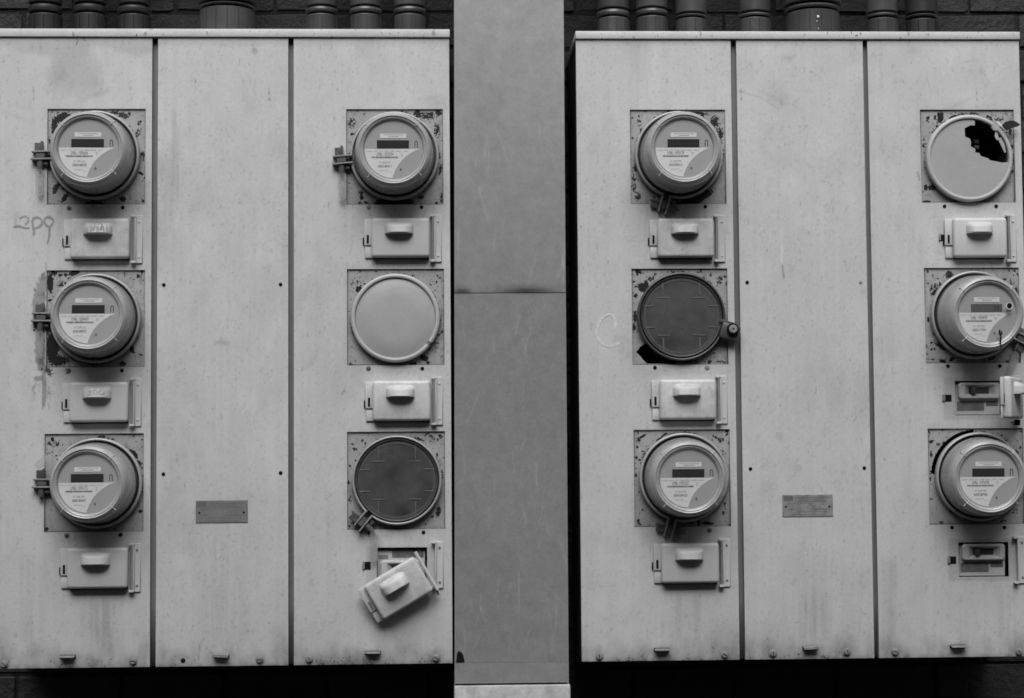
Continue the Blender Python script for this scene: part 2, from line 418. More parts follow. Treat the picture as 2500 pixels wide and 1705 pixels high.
# paint: staining, painted shade and chips as functions of position ------------------
def add_streak(st, u, v, cu, v0, v1, w, k, seed):
    n = vnoise(u, v, 7, 260, seed, 2)
    m = np.exp(-((u-cu)/w)**2)*np.clip((v-v0)/25, 0, 1)*np.clip((v1-v)/60, 0, 1)
    return st*(1-0.62*k*m*np.clip(n*1.8-0.35, 0, 1))
def panel_paint(u, v, x, z):
    st = 0.955+0.09*vnoise(u, v, 160, 260, 3)
    st *= 0.965+0.07*vnoise(u, v, 9, 330, 5, 2)
    # pale bleached area / darker wash at the top left
    n = vnoise(u, v, 60, 60, 8)
    n_ = vnoise(u, v, 22, 30, 9)
    wash = np.clip(1.5-((np.abs(u-183-10*(n_-.5)*4)/(38+30*n))**2), 0, 1)*np.clip((265+40*(n_-.5)-v)/70, 0, 1)*(0.75+0.5*n_)
    wash = np.maximum(wash, np.clip((130+60*(n-.5)+14*(n_-.5)-v)/16, 0, 1)*(u < 372)*np.clip((u-20)/60, 0, 1)*0.8)
    wash = np.maximum(wash, 0.55*np.clip((112+8*n-v)/8, 0, 1))
    st *= 1-0.20*wash
    # grime along the foot and round the edges
    n2 = vnoise(u, v, 28, 60, 21)
    edge = np.clip((z-ZB)/0.006, 0, 1)
    foot = np.clip(1-(z-ZB)/(0.02+0.05*n2), 0, 1)
    st *= 1-0.5*foot*n2*1.3
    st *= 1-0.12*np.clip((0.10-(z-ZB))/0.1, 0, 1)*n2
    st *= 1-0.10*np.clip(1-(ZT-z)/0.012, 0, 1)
    # soft drips below the lowest covers
    for a in ((228,1455,1600,22,.42,31),(262,1450,1590,16,.38,32),(200,1470,1560,10,.25,33),(250,1520,1610,26,.25,34),(275,1530,1620,16,.25,35),
              (75,1350,1620,40,.2,40),(1660,1440,1600,14,.32,36),(1700,1440,1600,12,.30,37),(1630,1500,1600,18,.15,38),
              (1985,1430,1600,26,.25,39),(2010,1440,1600,14,.22,43),(2175,1350,1600,18,.30,41),(2460,1430,1600,22,.25,42),(2100,1380,1600,10,.2,44),
              (2340,1440,1590,60,.12,45),(545,1420,1600,60,.1,46),(600,1180,1600,20,.1,47),(950,1480,1590,30,.1,48),(1230,0,1,1,0,1),
              (410,330,560,16,.30,49),(395,380,540,6,.30,50),(425,250,500,7,.25,51),(433,300,520,4,.25,54),(545,1300,1560,40,.2,52),(1975,1330,1600,60,.22,53)):
        st = add_streak(st, u, v, *a)
    # smudges
    for cu, cv, ru, rv, an, k in ((250,226,26,7,-20,.16),(218,236,24,8,-25,.12),(288,190,12,12,0,.08),(40,285,40,6,20,.10),(60,262,30,6,15,.08),
            (550,838,14,6,5,.25),(533,836,9,4,0,.22),(1926,142,12,7,5,.22),(1062,236,22,5,-15,.12),(1075,252,22,10,-25,.10),(1045,245,30,10,0,.1),
            (1880,235,40,6,25,.10),(1910,250,14,16,0,.08),(2230,122,14,12,0,.16),(2150,360,8,12,0,.10),(2140,385,10,8,0,.08),
            (2350,250,30,5,-25,.10),(2340,235,30,12,0,-.03),(1902,1065,8,7,0,.12),(1948,1143,10,8,0,.10),(1880,1235,9,9,0,.06),(1835,1145,12,14,0,-.04),
            (575,1250,80,50,0,.03),(1490,810,60,60,0,-.02),(2215,1180,14,60,0,.05),(2190,1260,8,50,0,.04),
            (215,515,30,10,0,.18),(230,505,14,8,0,.22),(2235,940,14,30,0,.05),(165,905,35,10,0,.1),(640,1225,10,10,0,.05)):
        st *= 1-k*blob(u, v, cu, cv, ru, rv, an)
    for cu, cv in ((10,1621),(325,1614),(634,1610),(755,1609),(1065,1606),(1463,1602),(1769,1598),(1887,1595),(2068,1591),(2185,1591),(2487,1591),(447,1612)):
        st *= 1-0.30*blob(u, v, cu, cv-2, 17, 15)*(0.5+vnoise(u, v, 6, 6, 333))
    for cu, cv in ((166,1606),(540,1604),(910,1598),(1615,1590),(1978,1585),(2337,1581)):
        st *= 1-0.34*blob(u, v, cu, cv, 30, 11)*(0.5+vnoise(u, v, 8, 8, 334))
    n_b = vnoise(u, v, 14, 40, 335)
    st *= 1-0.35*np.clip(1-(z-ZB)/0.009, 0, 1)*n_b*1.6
    for cu in (0, 352, 395, 690, 730, 1425, 1795, 1830, 2125, 2165): st *= 1-0.22*blob(u, v, cu, 1600, 14, 45)*(0.4+n_b)
    st *= 1-0.28*blob(u, v, 622, 126, 8, 9, 20, 5)-0.12*blob(u, v, 619, 120, 5, 5, 0, 4)
    for cu, cv in ((1902,1065),(1948,1144),(1890,1188),(1946,1218),(2045,1182),(1868,1140)):
        d_ = np.hypot(u-cu, v-cv); st *= 1-0.10*np.exp(-((d_-8)/2.2)**2)-0.05*np.exp(-(d_/8)**2)
    # grey paint daub left of the middle left meter
    n3 = vnoise(u, v, 9, 22, 61)
    daub = np.maximum.reduce([blob(u, v, 96, 745, 17, 62, 0, 6), blob(u, v, 107, 690, 9, 30, 0, 6), blob(u, v, 98, 850, 14, 60, 0, 6), blob(u, v, 108, 940, 6, 55, 0, 4), blob(u,v,95,925,22,6,0,4)])
    n4 = vnoise(u, v, 4.5, 9, 62)
    dm = np.clip((daub-0.42-0.9*(n3-.5)-0.8*(n4-.5))*7, 0, 1)
    st *= 1-0.45*dm
    st *= 1-0.35*dm*np.clip((vnoise(u, v, 12, 20, 63)-0.55)*8, 0, 1)
    scr = np.maximum(blob(u, v, 122, 960, 12, 22, 0, 4), blob(u, v, 92, 950, 16, 16, 0, 4))
    st *= 1-0.30*np.clip((scr*(np.abs(vnoise(u, v, 9, 12, 65)-0.5) < 0.045)-.4)*3, 0, 1)
    st *= 1-0.2*np.clip(1.3-np.abs(np.hypot((u-100), (v-955)*0.8)-18)/5, 0, 1)*(n3 > .45)
    # unfaded rectangles where a cover has been opened or torn off
    for l, t, r, b, k in ((2303,921,2452,1024,.17),(2351,888,2412,925,.22),(2314,1315,2492,1418,.17),(893,1333,1064,1430,.17),(2287,535,2306,622,.10)):
        n4 = vnoise(u, v, 30, 30, 77)*4
        m = np.clip((u-l)/2, 0, 1)*np.clip((r-u)/2, 0, 1)*np.clip((v-t)/2, 0, 1)*np.clip((b+n4-v)/2, 0, 1)
        st *= 1-k*m
    # dirt round openings, and shade below them put into the colour
    for key, px in PL.items():
        l, t, r, b = px
        d = np.maximum(np.maximum(l-u, u-r), np.maximum(t-v, v-b))
        st *= 1-0.10*np.exp(-np.clip(d, 0, 99)/9.0)*(0.4+vnoise(u, v, 14, 14, 90))
        st *= 1-0.16*np.exp(-((v-b-12)/16)**2)*np.clip(1-(np.abs(u-(l+r)/2)/(r-l)*2)**4, 0, 1)*vnoise(u, v, 30, 10, 91)
    # scratches and hair cracks
    for pts, w, k in (([(186,92),(190,100),(186,110)],1.6,.6),([(203,92),(208,101)],1.3,.5),([(1800,222),(1850,236),(1895,262)],2.0,.14),([(1910,648),(1914,680)],1.7,.5),
            ([(500,1558),(488,1572),(483,1620)],0.9,.35),([(578,1568),(582,1596)],0.9,.3),([(1909,600),(1909,640)],1.6,-.25),([(1908,560),(1908,590)],1.3,-.12),
            ([(2240,420),(2245,440)],1.7,.5),([(112,640),(112,665)],1.2,.4),([(105,985),(104,1000)],1.4,.4),([(118,985),(120,1000)],1.4,.4),([(640,290),(640,330)],0.9,.1),
            ([(255,1518),(295,1526)],1.0,.2),([(1930,640),(1928,800)],0.8,.08),([(395,385),(392,480)],0.9,.15),([(880,1460),(868,1500)],1.0,.15)):
        st *= 1-k*seg(u, v, pts, w)
    # faint mottling, scuffs and rubbed marks
    st *= 0.955+0.09*vnoise(u, v, 34, 44, 401, 4)
    st *= 1-0.10*np.clip(vnoise(u, v, 70, 120, 402, 4)-0.58, 0, 1)*4
    st *= 1+0.05*np.clip(vnoise(u, v, 55, 90, 403, 4)-0.58, 0, 1)*5
    st *= 1-0.10*np.clip(vnoise(u, v, 5, 8, 404, 2)-0.70, 0, 1)*8
    g = np.random.default_rng(77)
    for i in range(170):
        cu = g.uniform(0, 2500); cv = g.uniform(100, 1600); L = g.uniform(6, 46); a_ = g.normal(90, 28) if g.random() < .75 else g.uniform(0, 180)
        k = g.choice([-.07, .06, .10, .14]); w_ = g.uniform(0.8, 1.8)
        mm = (np.abs(u-cu) < L+4) & (np.abs(v-cv) < L+4)
        if mm.any():
            d_ = (math.cos(R(a_))*L/2, math.sin(R(a_))*L/2)
            st[mm] *= 1-k*seg(u[mm], v[mm], [(cu-d_[0], cv-d_[1]), (cu+g.uniform(-3, 3), cv), (cu+d_[0], cv+d_[1])], w_)
    for i in range(70):
        cu = g.uniform(0, 2500); cv = g.uniform(100, 1600); s_ = g.uniform(4, 13); k = g.uniform(.03, .10)
        mm = (np.abs(u-cu) < s_*3) & (np.abs(v-cv) < s_*3)
        if mm.any(): st[mm] *= 1-k*blob(u[mm], v[mm], cu, cv, s_, s_*g.uniform(.5, 1.5), g.uniform(0, 180), 2)*(0.5+vnoise(u[mm], v[mm], 4, 4, i))
    # vertical specks of dirt
    g = np.random.default_rng(5)
    for i in range(1500):
        cu = g.uniform(0, 2500); cv = g.uniform(95, 1600); s_ = g.uniform(1.1, 3.0); e = g.uniform(.9, 2.2); k = g.uniform(.03, .26)**1.0
        mm = (np.abs(u-cu) < s_*3) & (np.abs(v-cv) < s_*e*3)
        if mm.any(): st[mm] *= 1-k*blob(u[mm], v[mm], cu, cv, s_, s_*e, g.uniform(-25, 25))
    ch = np.zeros_like(u)
    for cu, cv, ru, rv, a in ((84,800,4,22,.60),(100,815,6,20,.75),(118,905,12,9,.8),(92,750,3,24,.45),(104,768,14,8,.6),(86,945,3,3,.4),(1490,1590,3,3,.3),(120,912,14,10,.55),(165,907,10,8,.7),(108,900,10,12,.5),(1905,80,3,3,.3),(360,905,3,8,.35),(358,722,3,10,.3)):
        ch = np.maximum(ch, a*blob(u, v, cu, cv, ru, rv, 0, 3))
    ch = np.maximum(ch, 0.42*foot*(n2 > .55)*0.9)
    return np.clip(st, 0.3, 1.2), ch

CH = {  # paint loss on each plate
 (0,0): [(150,288,26,12,-25,.95),(132,308,9,26,0,.85),(300,282,16,8,10,.7),(278,275,10,5,0,.6),(336,325,8,14,30,.55),(347,378,8,14,0,.6),(344,423,10,4,30,.8),(140,455,8,22,30,.75),(158,482,6,16,35,.9),(298,485,10,10,0,.65),(230,497,30,6,0,.75),(340,300,8,8,0,.45),(120,345,4,10,0,.6)],
 (0,1): [(122,690,8,26,0,1.0),(130,668,10,8,0,.7),(146,672,8,4,0,.7),(160,671,6,5,0,.8),(181,665,14,7,-20,.95),(152,695,12,8,-40,.5),(121,733,6,4,0,.8),(128,850,16,44,0,1.1),(140,880,22,14,0,.95),(160,880,12,10,0,.6),(320,852,14,7,60,.75),(333,820,6,12,20,.65),(343,866,5,4,0,.7),(298,888,10,8,0,.75),(230,888,26,5,0,.6),(312,690,6,3,0,.4)],
 (0,2): [(127,1073,5,7,0,.8),(135,1085,14,12,0,.42),(120,1107,8,4,-20,.65),(247,1067,14,4,0,.85),(270,1072,12,5,0,.5),(325,1110,9,20,-35,.85),(340,1135,8,18,-20,.6),(342,1249,6,4,0,.85),(113,1292,5,5,0,.8),(300,1060,20,4,0,.5),(345,1195,4,20,0,.5),(280,1292,4,3,0,.6)],
 (1,0): [(1020,277,10,12,0,.85),(1045,283,24,14,0,.55),(1070,275,9,8,0,.85),(1068,315,10,22,0,.55),(860,300,14,20,0,.42),(859,327,7,3,0,.85),(965,494,48,10,0,1.15),(925,497,14,5,0,.8),(1028,481,8,5,0,.8),(1075,415,4,16,8,.85),(880,470,8,6,30,.6),(1072,380,4,12,0,.7),(1078,485,4,16,0,.7),(890,495,20,4,0,.5),(1050,350,7,12,-40,.55),(883,480,6,10,0,.6)],
 (1,1): [(875,705,10,6,-40,.9),(1035,874,12,9,20,.95),(1010,888,12,4,0,.8),(1045,886,10,5,0,.6),(858,892,6,3,0,.7),(1073,760,3,14,0,.55),(1078,870,4,6,0,.5),(1008,674,8,3,30,.55),(1070,818,5,4,0,.5),(870,690,20,20,0,.3),(1065,840,10,20,0,.35)],
 (1,2): [(885,1076,4,4,0,.7),(866,1098,8,6,0,.5),(1020,1072,18,5,15,.6),(1067,1112,3,8,0,.7),(1070,1250,7,16,10,.75),(1055,1262,8,4,0,.55),(1080,1160,4,20,0,.5),(1038,1281,6,3,0,.6),(855,1220,5,14,0,.5),(853,1285,5,5,0,.5),(1050,1065,22,5,30,.5)],
 (2,0): [(1745,300,14,26,0,.6),(1758,330,9,30,0,.62),(1710,277,26,6,5,.65),(1640,272,20,4,0,.6),(1548,440,8,40,0,.5),(1553,410,6,12,0,.75),(1556,480,10,14,0,.5),(1700,482,46,16,-25,1.1),(1740,430,10,8,0,.5),(1650,487,20,5,0,.6),(1765,380,5,20,0,.5),(1560,300,10,14,0,.35)],
 (2,1): [(1572,700,16,12,-35,.85),(1557,664,5,9,0,.9),(1590,680,20,8,-35,.5),(1551,772,6,16,0,.75),(1549,800,6,14,0,.65),(1736,670,4,8,0,.6),(1758,685,8,16,20,.45),(1650,663,30,4,0,.45),(1706,664,10,3,0,.6),(1680,882,30,5,0,.6),(1733,882,6,12,20,.6),(1762,884,14,4,10,.6),(1553,722,6,6,0,.8),(1600,870,10,10,0,.5)],
 (2,2): [(1567,1067,14,4,-35,.8),(1560,1073,6,8,0,.75),(1556,1092,4,4,0,.7),(1570,1102,5,3,0,.7),(1554,1118,3,5,0,.8),(1563,1123,4,4,0,.6),(1612,1072,10,4,-25,.8),(1622,1062,12,3,-35,.65),(1670,1058,28,3,0,.6),(1750,1070,18,4,35,.5),(1762,1076,8,7,0,.65),(1729,1278,14,4,4,1.0),(1706,1278,4,9,0,1.0),(1558,1275,6,10,0,.6),(1575,1110,5,14,40,.6),(1553,1160,4,26,0,.45),(1690,1275,10,6,0,.5),(1770,1230,4,30,0,.35)],
 (3,0): [(2297,286,9,16,0,1.0),(2330,285,16,5,-25,.8),(2266,290,5,9,0,.7),(2284,287,5,8,20,.6),(2258,350,8,20,0,.4),(2261,458,5,9,0,.9),(2278,458,13,8,-10,.9),(2262,493,14,4,0,.8),(2372,277,26,4,0,.6),(2415,285,8,6,40,.6),(2440,292,14,8,0,.5),(2467,320,5,14,0,.7),(2255,355,5,6,0,.5),(2474,418,4,4,0,.7),(2330,480,26,8,25,.7),(2300,300,30,14,0,.35),(2350,278,10,3,0,.6)],
 (3,1): [(2318,672,10,12,30,.75),(2290,700,16,14,-35,.55),(2275,705,5,18,0,.55),(2282,716,12,7,-40,.7),(2265,690,4,6,0,.5),(2455,682,5,4,0,.7),(2472,690,12,12,0,.5),(2482,715,6,16,0,.6),(2302,882,10,5,15,.85),(2325,877,10,5,-40,.85),(2264,845,3,6,0,.6),(2420,876,20,6,-20,.5),(2268,780,4,10,0,.7),(2300,845,20,8,30,.75)],
 (3,2): [(2300,1276,6,4,0,.7),(2275,1110,4,10,0,.7),(2290,1085,5,6,0,.4),(2480,1250,10,12,0,.35),(2450,1272,14,4,0,.5),(2272,1160,4,30,0,.4)],
}
def plate_paint(key):
    l, t, r, b = PL[key]; cu, cv = RING[key]
    sd_ = 100+key[0]*10+key[1]
    def fn(u, v, x, z):
        n = vnoise(u, v, 26, 26, sd_)
        st = 0.90+0.16*n
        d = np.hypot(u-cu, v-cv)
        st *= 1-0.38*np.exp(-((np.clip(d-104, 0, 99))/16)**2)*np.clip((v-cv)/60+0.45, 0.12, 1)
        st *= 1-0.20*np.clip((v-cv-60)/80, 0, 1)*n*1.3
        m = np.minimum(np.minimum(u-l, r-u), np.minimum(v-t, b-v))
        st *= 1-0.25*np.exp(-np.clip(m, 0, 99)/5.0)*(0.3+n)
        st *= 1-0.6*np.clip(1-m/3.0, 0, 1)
        st *= 1-0.12*(vnoise(u, v, 5, 5, sd_+1) > 0.62)
        ch = np.zeros_like(u)
        g_ = np.random.default_rng(sd_)
        for i in range(46):       # small flecks, thickest in the corners
            k_ = g_.integers(0, 4); fu = abs(g_.normal(0, .16)); fv = abs(g_.normal(0, .16))
            fu = fu if k_ % 2 else 1-fu; fv = fv if k_ < 2 else 1-fv
            if k_ >= 2 and g_.random() < .45: continue
            cu_, cv_ = l+(r-l)*fu, t+(b-t)*fv
            a_ = g_.uniform(1.2, 4.0); e_ = g_.uniform(.25, .9)
            if np.hypot(cu_-cu, cv_-cv) < 100: continue
            ch = np.maximum(ch, g_.uniform(.5, .95)*blob(u, v, cu_, cv_, a_*1.6, a_*e_*1.6, g_.uniform(0, 180), 3))
        st *= 1-0.30*np.clip(vnoise(u, v, 9, 14, sd_+8)-0.55, 0, 1)*3*np.clip((l+r)/2 < u, .4, 1)
        for c in CH[key]: ch = np.maximum(ch, (c[5]*0.95+0.13)*blob(u, v, c[0], c[1], c[2]*1.05, c[3]*1.05, c[4], 3))
        ch = np.maximum(ch, 0.62*np.exp(-((d-109)/5)**2)*(vnoise(u, v, 24, 24, sd_+3)*1.5-0.25))
        ch = np.maximum(ch, 0.36*vnoise(u, v, 40, 40, sd_+5)**1.3)
        ch = np.maximum(ch, 0.75*np.clip(1-m/2.2, 0, 1)*vnoise(u, v, 20, 20, sd_+6))
        return np.clip(st, 0.25, 1.15), ch
    return fn

# ------------------------------------------------------------------ setting: ground
g = MB().box(-14, 14, -16, 12, -1.9, -1.65).build('ground', 'asphalt'); g['kind'] = 'structure'

# unseen wall behind the camera, added to block low sky light
blocker = MB().box(-14, 14, -5.6, -5.2, -1.65, 3.9)
blocker.box(-14, 14, -5.65, -5.15, 3.902, 4.02)
for k in range(-4, 5):
    blocker.box(k*2.6-0.55, k*2.6+0.55, -5.2, -5.16, 1.6, 1.68); blocker.box(k*2.6-0.55, k*2.6+0.55, -5.2, -5.17, 0.1, 0.2)
blocker = blocker.build('sky_blocking_wall', 'sky_blocker'); blocker['kind'] = 'structure'

# ------------------------------------------------------------------ brick wall
WY = 0.275
zj0 = P(200, 31, WY)[1]; zj1 = P(50, 1646, WY)[1]; CO = (zj0-zj1)/18
wall = thing('brick_wall', 'dark painted brick wall behind the cabinets and pipes', 'wall', (0, WY, -1.65))
MB().box(-7, 7, -0.004, 0.25, 0, 5.2).build('mortar', 'mortar', wall)
BL = 0.212
variants = []
for k in range(6):
    bm = bmesh.new(); bmesh.ops.create_cube(bm, size=1.0)
    bmesh.ops.bevel(bm, geom=bm.edges[:], offset=0.03, segments=1, affect='EDGES')
    me = bpy.data.meshes.new('brick')
    for v in bm.verts:
        v.co = Vector((v.co.x*(BL-0.009), v.co.y*0.016, v.co.z*(CO-0.009)))
        v.co += Vector((random.uniform(-1, 1)*0.0022, random.uniform(-1, 1)*0.0012, random.uniform(-1, 1)*0.0018))
    bm.to_mesh(me); bm.free(); me.materials.append(MT['brick']); variants.append(me)
nb = 0; rest = MB()
tmpl = [([tuple(v.co) for v in me.vertices], [list(p.vertices) for p in me.polygons]) for me in variants]
for r_ in range(-13, 42):
    zc = zj1+CO*(r_+0.5)
    if zc-1.65 < -3.3+1.65*0 and zc < -1.62: continue
    if zc < -1.6 or zc > 3.5: continue
    for c_ in range(-32, 33):
        xc = c_*BL+(0.5*BL if r_ % 2 else 0)+0.045
        if abs(xc) > 6.9: continue
        uu, vv = PX(np.array([xc]), np.array([zc]), WY)
        near = (-70 < uu[0] < 2570) and (-30 < vv[0] < 1735)
        hid = (150 < vv[0] < 1560) and ((120 < uu[0] < 1010) or (1490 < uu[0] < 2330) or (1140 < uu[0] < 1350))
        dy = random.uniform(-0.0015, 0.0025)
        if near and not hid:
            o = bpy.data.objects.new('brick', variants[nb % 6]); COL.objects.link(o); o.parent = wall
            o.location = (xc, dy, zc+1.65); o.rotation_euler = (random.uniform(-.01, .01), random.uniform(-.012, .012), random.uniform(-.02, .02)); nb += 1
        elif not near:
            vs_, fs = tmpl[(r_*7+c_) % 6]
            rest.add([(p[0]+xc, p[1]+dy, p[2]+zc+1.65) for p in vs_], fs)
        else:
            vs_, fs = tmpl[(r_*7+c_) % 6]
            rest.add([(p[0]+xc, p[1]+dy, p[2]+zc+1.65) for p in vs_], fs)
o = rest.build('bricks', 'brick', wall); o['kind'] = 'stuff'
print('bricks as parts:', nb)

# ------------------------------------------------------------------ pillar
pil = thing('pillar', 'smooth grey sheet-clad pillar standing between the two meter cabinets', 'pillar', (0, 0, -1.65))
def pillar_x(z):
    t = (0.61-z)/1.21
    return (-0.1093-0.0060*t, 0.1073-0.0020*t)
def pillar_piece(name, z0, z1, yf, fn, nseg=70, mat='pillar', wob=None):
    zs = np.linspace(z0, z1, nseg); xs = np.linspace(0, 1, 100); V = []; F = []
    for z in zs:
        a, b = pillar_x(z)
        for s_ in xs:
            dy = wob(s_, z) if wob else 0
            V.append([a+(b-a)*s_, yf+dy, z+1.65])
    n = len(xs)
    for i in range(nseg-1):
        for j in range(n-1): F.append([i*n+j, i*n+j+1, (i+1)*n+j+1, (i+1)*n+j])
    for i, rng_ in ((0, 1), (nseg-1, -1)):      # top and bottom returns, sides
        pass
    k = len(V)
    for z in (z0, z1):
        a, b = pillar_x(z)
        V += [[a, yf, z+1.65], [b, yf, z+1.65], [a, 0.262, z+1.65], [b, 0.262, z+1.65]]
    F += [[k, k+2, k+3, k+1], [k+4, k+5, k+7, k+6], [k, k+4, k+6, k+2], [k+1, k+3, k+7, k+5]]
    me = bpy.data.meshes.new(name); me.from_pydata(V, [], F); me.update()
    A = np.array(V); u, v = PX(A[:, 0], A[:, 2]-1.65)
    at = me.attributes.new('stain_shade', 'FLOAT', 'POINT'); at.data.foreach_set('value', np.asarray(fn(u, v), np.float32))
    return link(name, me, mat, pil)
zA = P(1245, 715, 0.0)[1]; zB_ = P(1245, 1619, 0.0)[1]; zC = P(1245, 1671, 0.0)[1]
def pst(u, v):
    s_ = 0.93+0.14*vnoise(u, v, 120, 200, 200)
    n = vnoise(u, v, 40, 40, 201)
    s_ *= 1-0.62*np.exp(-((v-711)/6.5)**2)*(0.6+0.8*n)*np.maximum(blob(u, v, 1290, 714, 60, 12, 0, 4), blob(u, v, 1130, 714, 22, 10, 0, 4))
    s_ *= 0.92+0.36*np.clip((720-v)/720, 0, 1)  # paler upwards: daylight falloff and dirt painted into the colour
    for pts, w, k in (([(1150,440),(1185,470)],1.6,.13),([(1268,545),(1268,590)],1.6,.13),([(1310,620),(1290,690),(1284,712)],4,.08),([(1268,770),(1262,800),(1258,815)],2,.2),
                      ([(1290,760),(1300,850)],1.6,.12),([(1240,1110),(1262,1150)],1.5,.15),([(1267,1400),(1266,1495)],1.4,.35),([(1222,1400),(1205,1480)],1.3,.12),
                      ([(1330,1420),(1350,1560)],2.5,.06),([(1262,1450),(1240,1610)],2.5,.06),([(1175,1484),(1174,1492)],2.2,.4),([(1330,1590),(1334,1615)],1.3,.15),
                      ([(1340,1200),(1300,1420)],2,.06),([(1210,980),(1262,1080)],1.6,.06),([(1128,748),(1130,752)],1.8,.3)):
        s_ *= 1+k*seg(u, v, pts, w)
    g = np.random.default_rng(31)
    for i in range(70):
        cu = g.uniform(1115, 1380); cv = g.uniform(300, 1600); L = g.uniform(10, 90); a_ = g.normal(90, 16); k = g.uniform(.05, .22)
        d_ = (math.cos(R(a_))*L/2, math.sin(R(a_))*L/2)
        mm = (np.abs(u-cu) < L+4) & (np.abs(v-cv) < L+4)
        s_[mm] *= 1+k*seg(u[mm], v[mm], [(cu-d_[0], cv-d_[1]), (cu+g.uniform(-3, 3), cv), (cu+d_[0], cv+d_[1])], g.uniform(.8, 2.4))
    return s_
def wobA(s_, z):
    m = max(0, 1-abs(z-zA)/0.02)
    return 0.0045*m*m*math.exp(-((s_-0.62)/0.25)**2)+0.003*m*m*math.exp(-((s_-0.07)/0.07)**2)
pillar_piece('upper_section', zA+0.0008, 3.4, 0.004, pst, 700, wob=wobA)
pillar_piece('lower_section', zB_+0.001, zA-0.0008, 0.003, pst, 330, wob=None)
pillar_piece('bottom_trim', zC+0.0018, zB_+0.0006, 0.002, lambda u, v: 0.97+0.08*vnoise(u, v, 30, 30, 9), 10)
a, b = pillar_x(zC)
MB().box(a-0.001, b+0.003, -0.003, 0.262, 0.0, zC+1.65-0.0018, 0.004, 2).build('stone_base', 'stone', pil)
hx, hz = P(1123, 1616)
hw = 0.0075
MB().prism([(hx-hw, hz+1.65), (hx+hw*1.15, hz+1.65), (hx+hw*0.9, hz+0.012+1.65), (hx+hw*.5, hz+0.017+1.65), (hx-hw*.3, hz+0.021+1.65), (hx-hw*.8, hz+0.014+1.65)], 0.0008, 0.0026).build('torn_hole', 'dark', pil)

# ------------------------------------------------------------------ cabinets
def screw(parent, org, u, v, r=0.0042, mat='dark', y=0.0, name='screw', h=0.0012):
    x, z = P(u, v, y)
    b = MB().lathe([(r, 0), (r, h*0.6), (r*0.8, h), (r*0.3, h*1.1)], 14, capin=True)
    return b.build(name, mat, parent, (x-org[0], y-org[1], z-org[2]))
def slot_bolt(parent, org, u, v, ang, r=0.0062):
    x, z = P(u, v, 0)
    b = MB().lathe([(r*1.3, 0), (r*1.3, 0.0012), (r, 0.0014), (r, 0.0042), (r*0.86, 0.0056), (r*0.3, 0.006)], 18, capin=True)
    o = b.build('bolt', 'bolt', parent, (x-org[0], -org[1], z-org[2]))
    s_ = MB().box(-r*0.7, r*0.7, -0.0064, -0.0058, -0.0006, 0.0006).build('slot', 'dark', o, rot=(0, R(ang), 0))
    return o

def lid_mesh(w, h, tab):
    """hinged cover, origin at the lid's lower left back corner; front towards -Y; the tab runs to the left"""
    b = MB()
    b.box(0, w, -0.019, -0.0012, 0, h, 0.0062, 4)
    # thin tab with a step and a slot
    t0 = -tab
    b.box(t0, 0.003, -0.0075, -0.0012, h*0.315, h-0.0015, 0.0016, 2)
    b.box(t0+0.001, 0.003, -0.0045, -0.0012, 0.0, h*0.305, 0.0018, 2)
    return b
def handle_mesh(w, h, z0=0.58, z1=0.885):
    """pressed-out pull: bulges most along its lower edge, with a curved shelf underneath"""
    xa, xb = w*0.225, w*0.725; za, zb = h*z0, h*z1; N = 20; K = 9; V = []
    for i in range(N+1):
        t = -1+2*i/N; e = (1-abs(t)**5)**0.5
        d = 0.0205*(1-abs(t)**3.2)**0.6
        x = (xa+xb)/2+(xb-xa)/2*t
        ztop = zb-0.004*abs(t)**6
        V.append((x, -0.0180, za+0.001))
        V.append((x, -0.0180-d*0.90, za+0.0006))
        V.append((x, -0.0180-d, za+0.0028))
        for k in range(1, K-2):
            q = k/(K-2)
            V.append((x, -0.0180-d*(1-0.22*q-0.78*max(0, (q-0.62)/0.38)**2), za+0.0028+(ztop-za-0.0028)*q))
        V.append((x, -0.0178, ztop+0.001))
    L = len(V)//(N+1); b = MB()
    return b.add(V, [[i*L+j, (i+1)*L+j, (i+1)*L+j+1, i*L+j+1] for i in range(N) for j in range(L-1)], True)
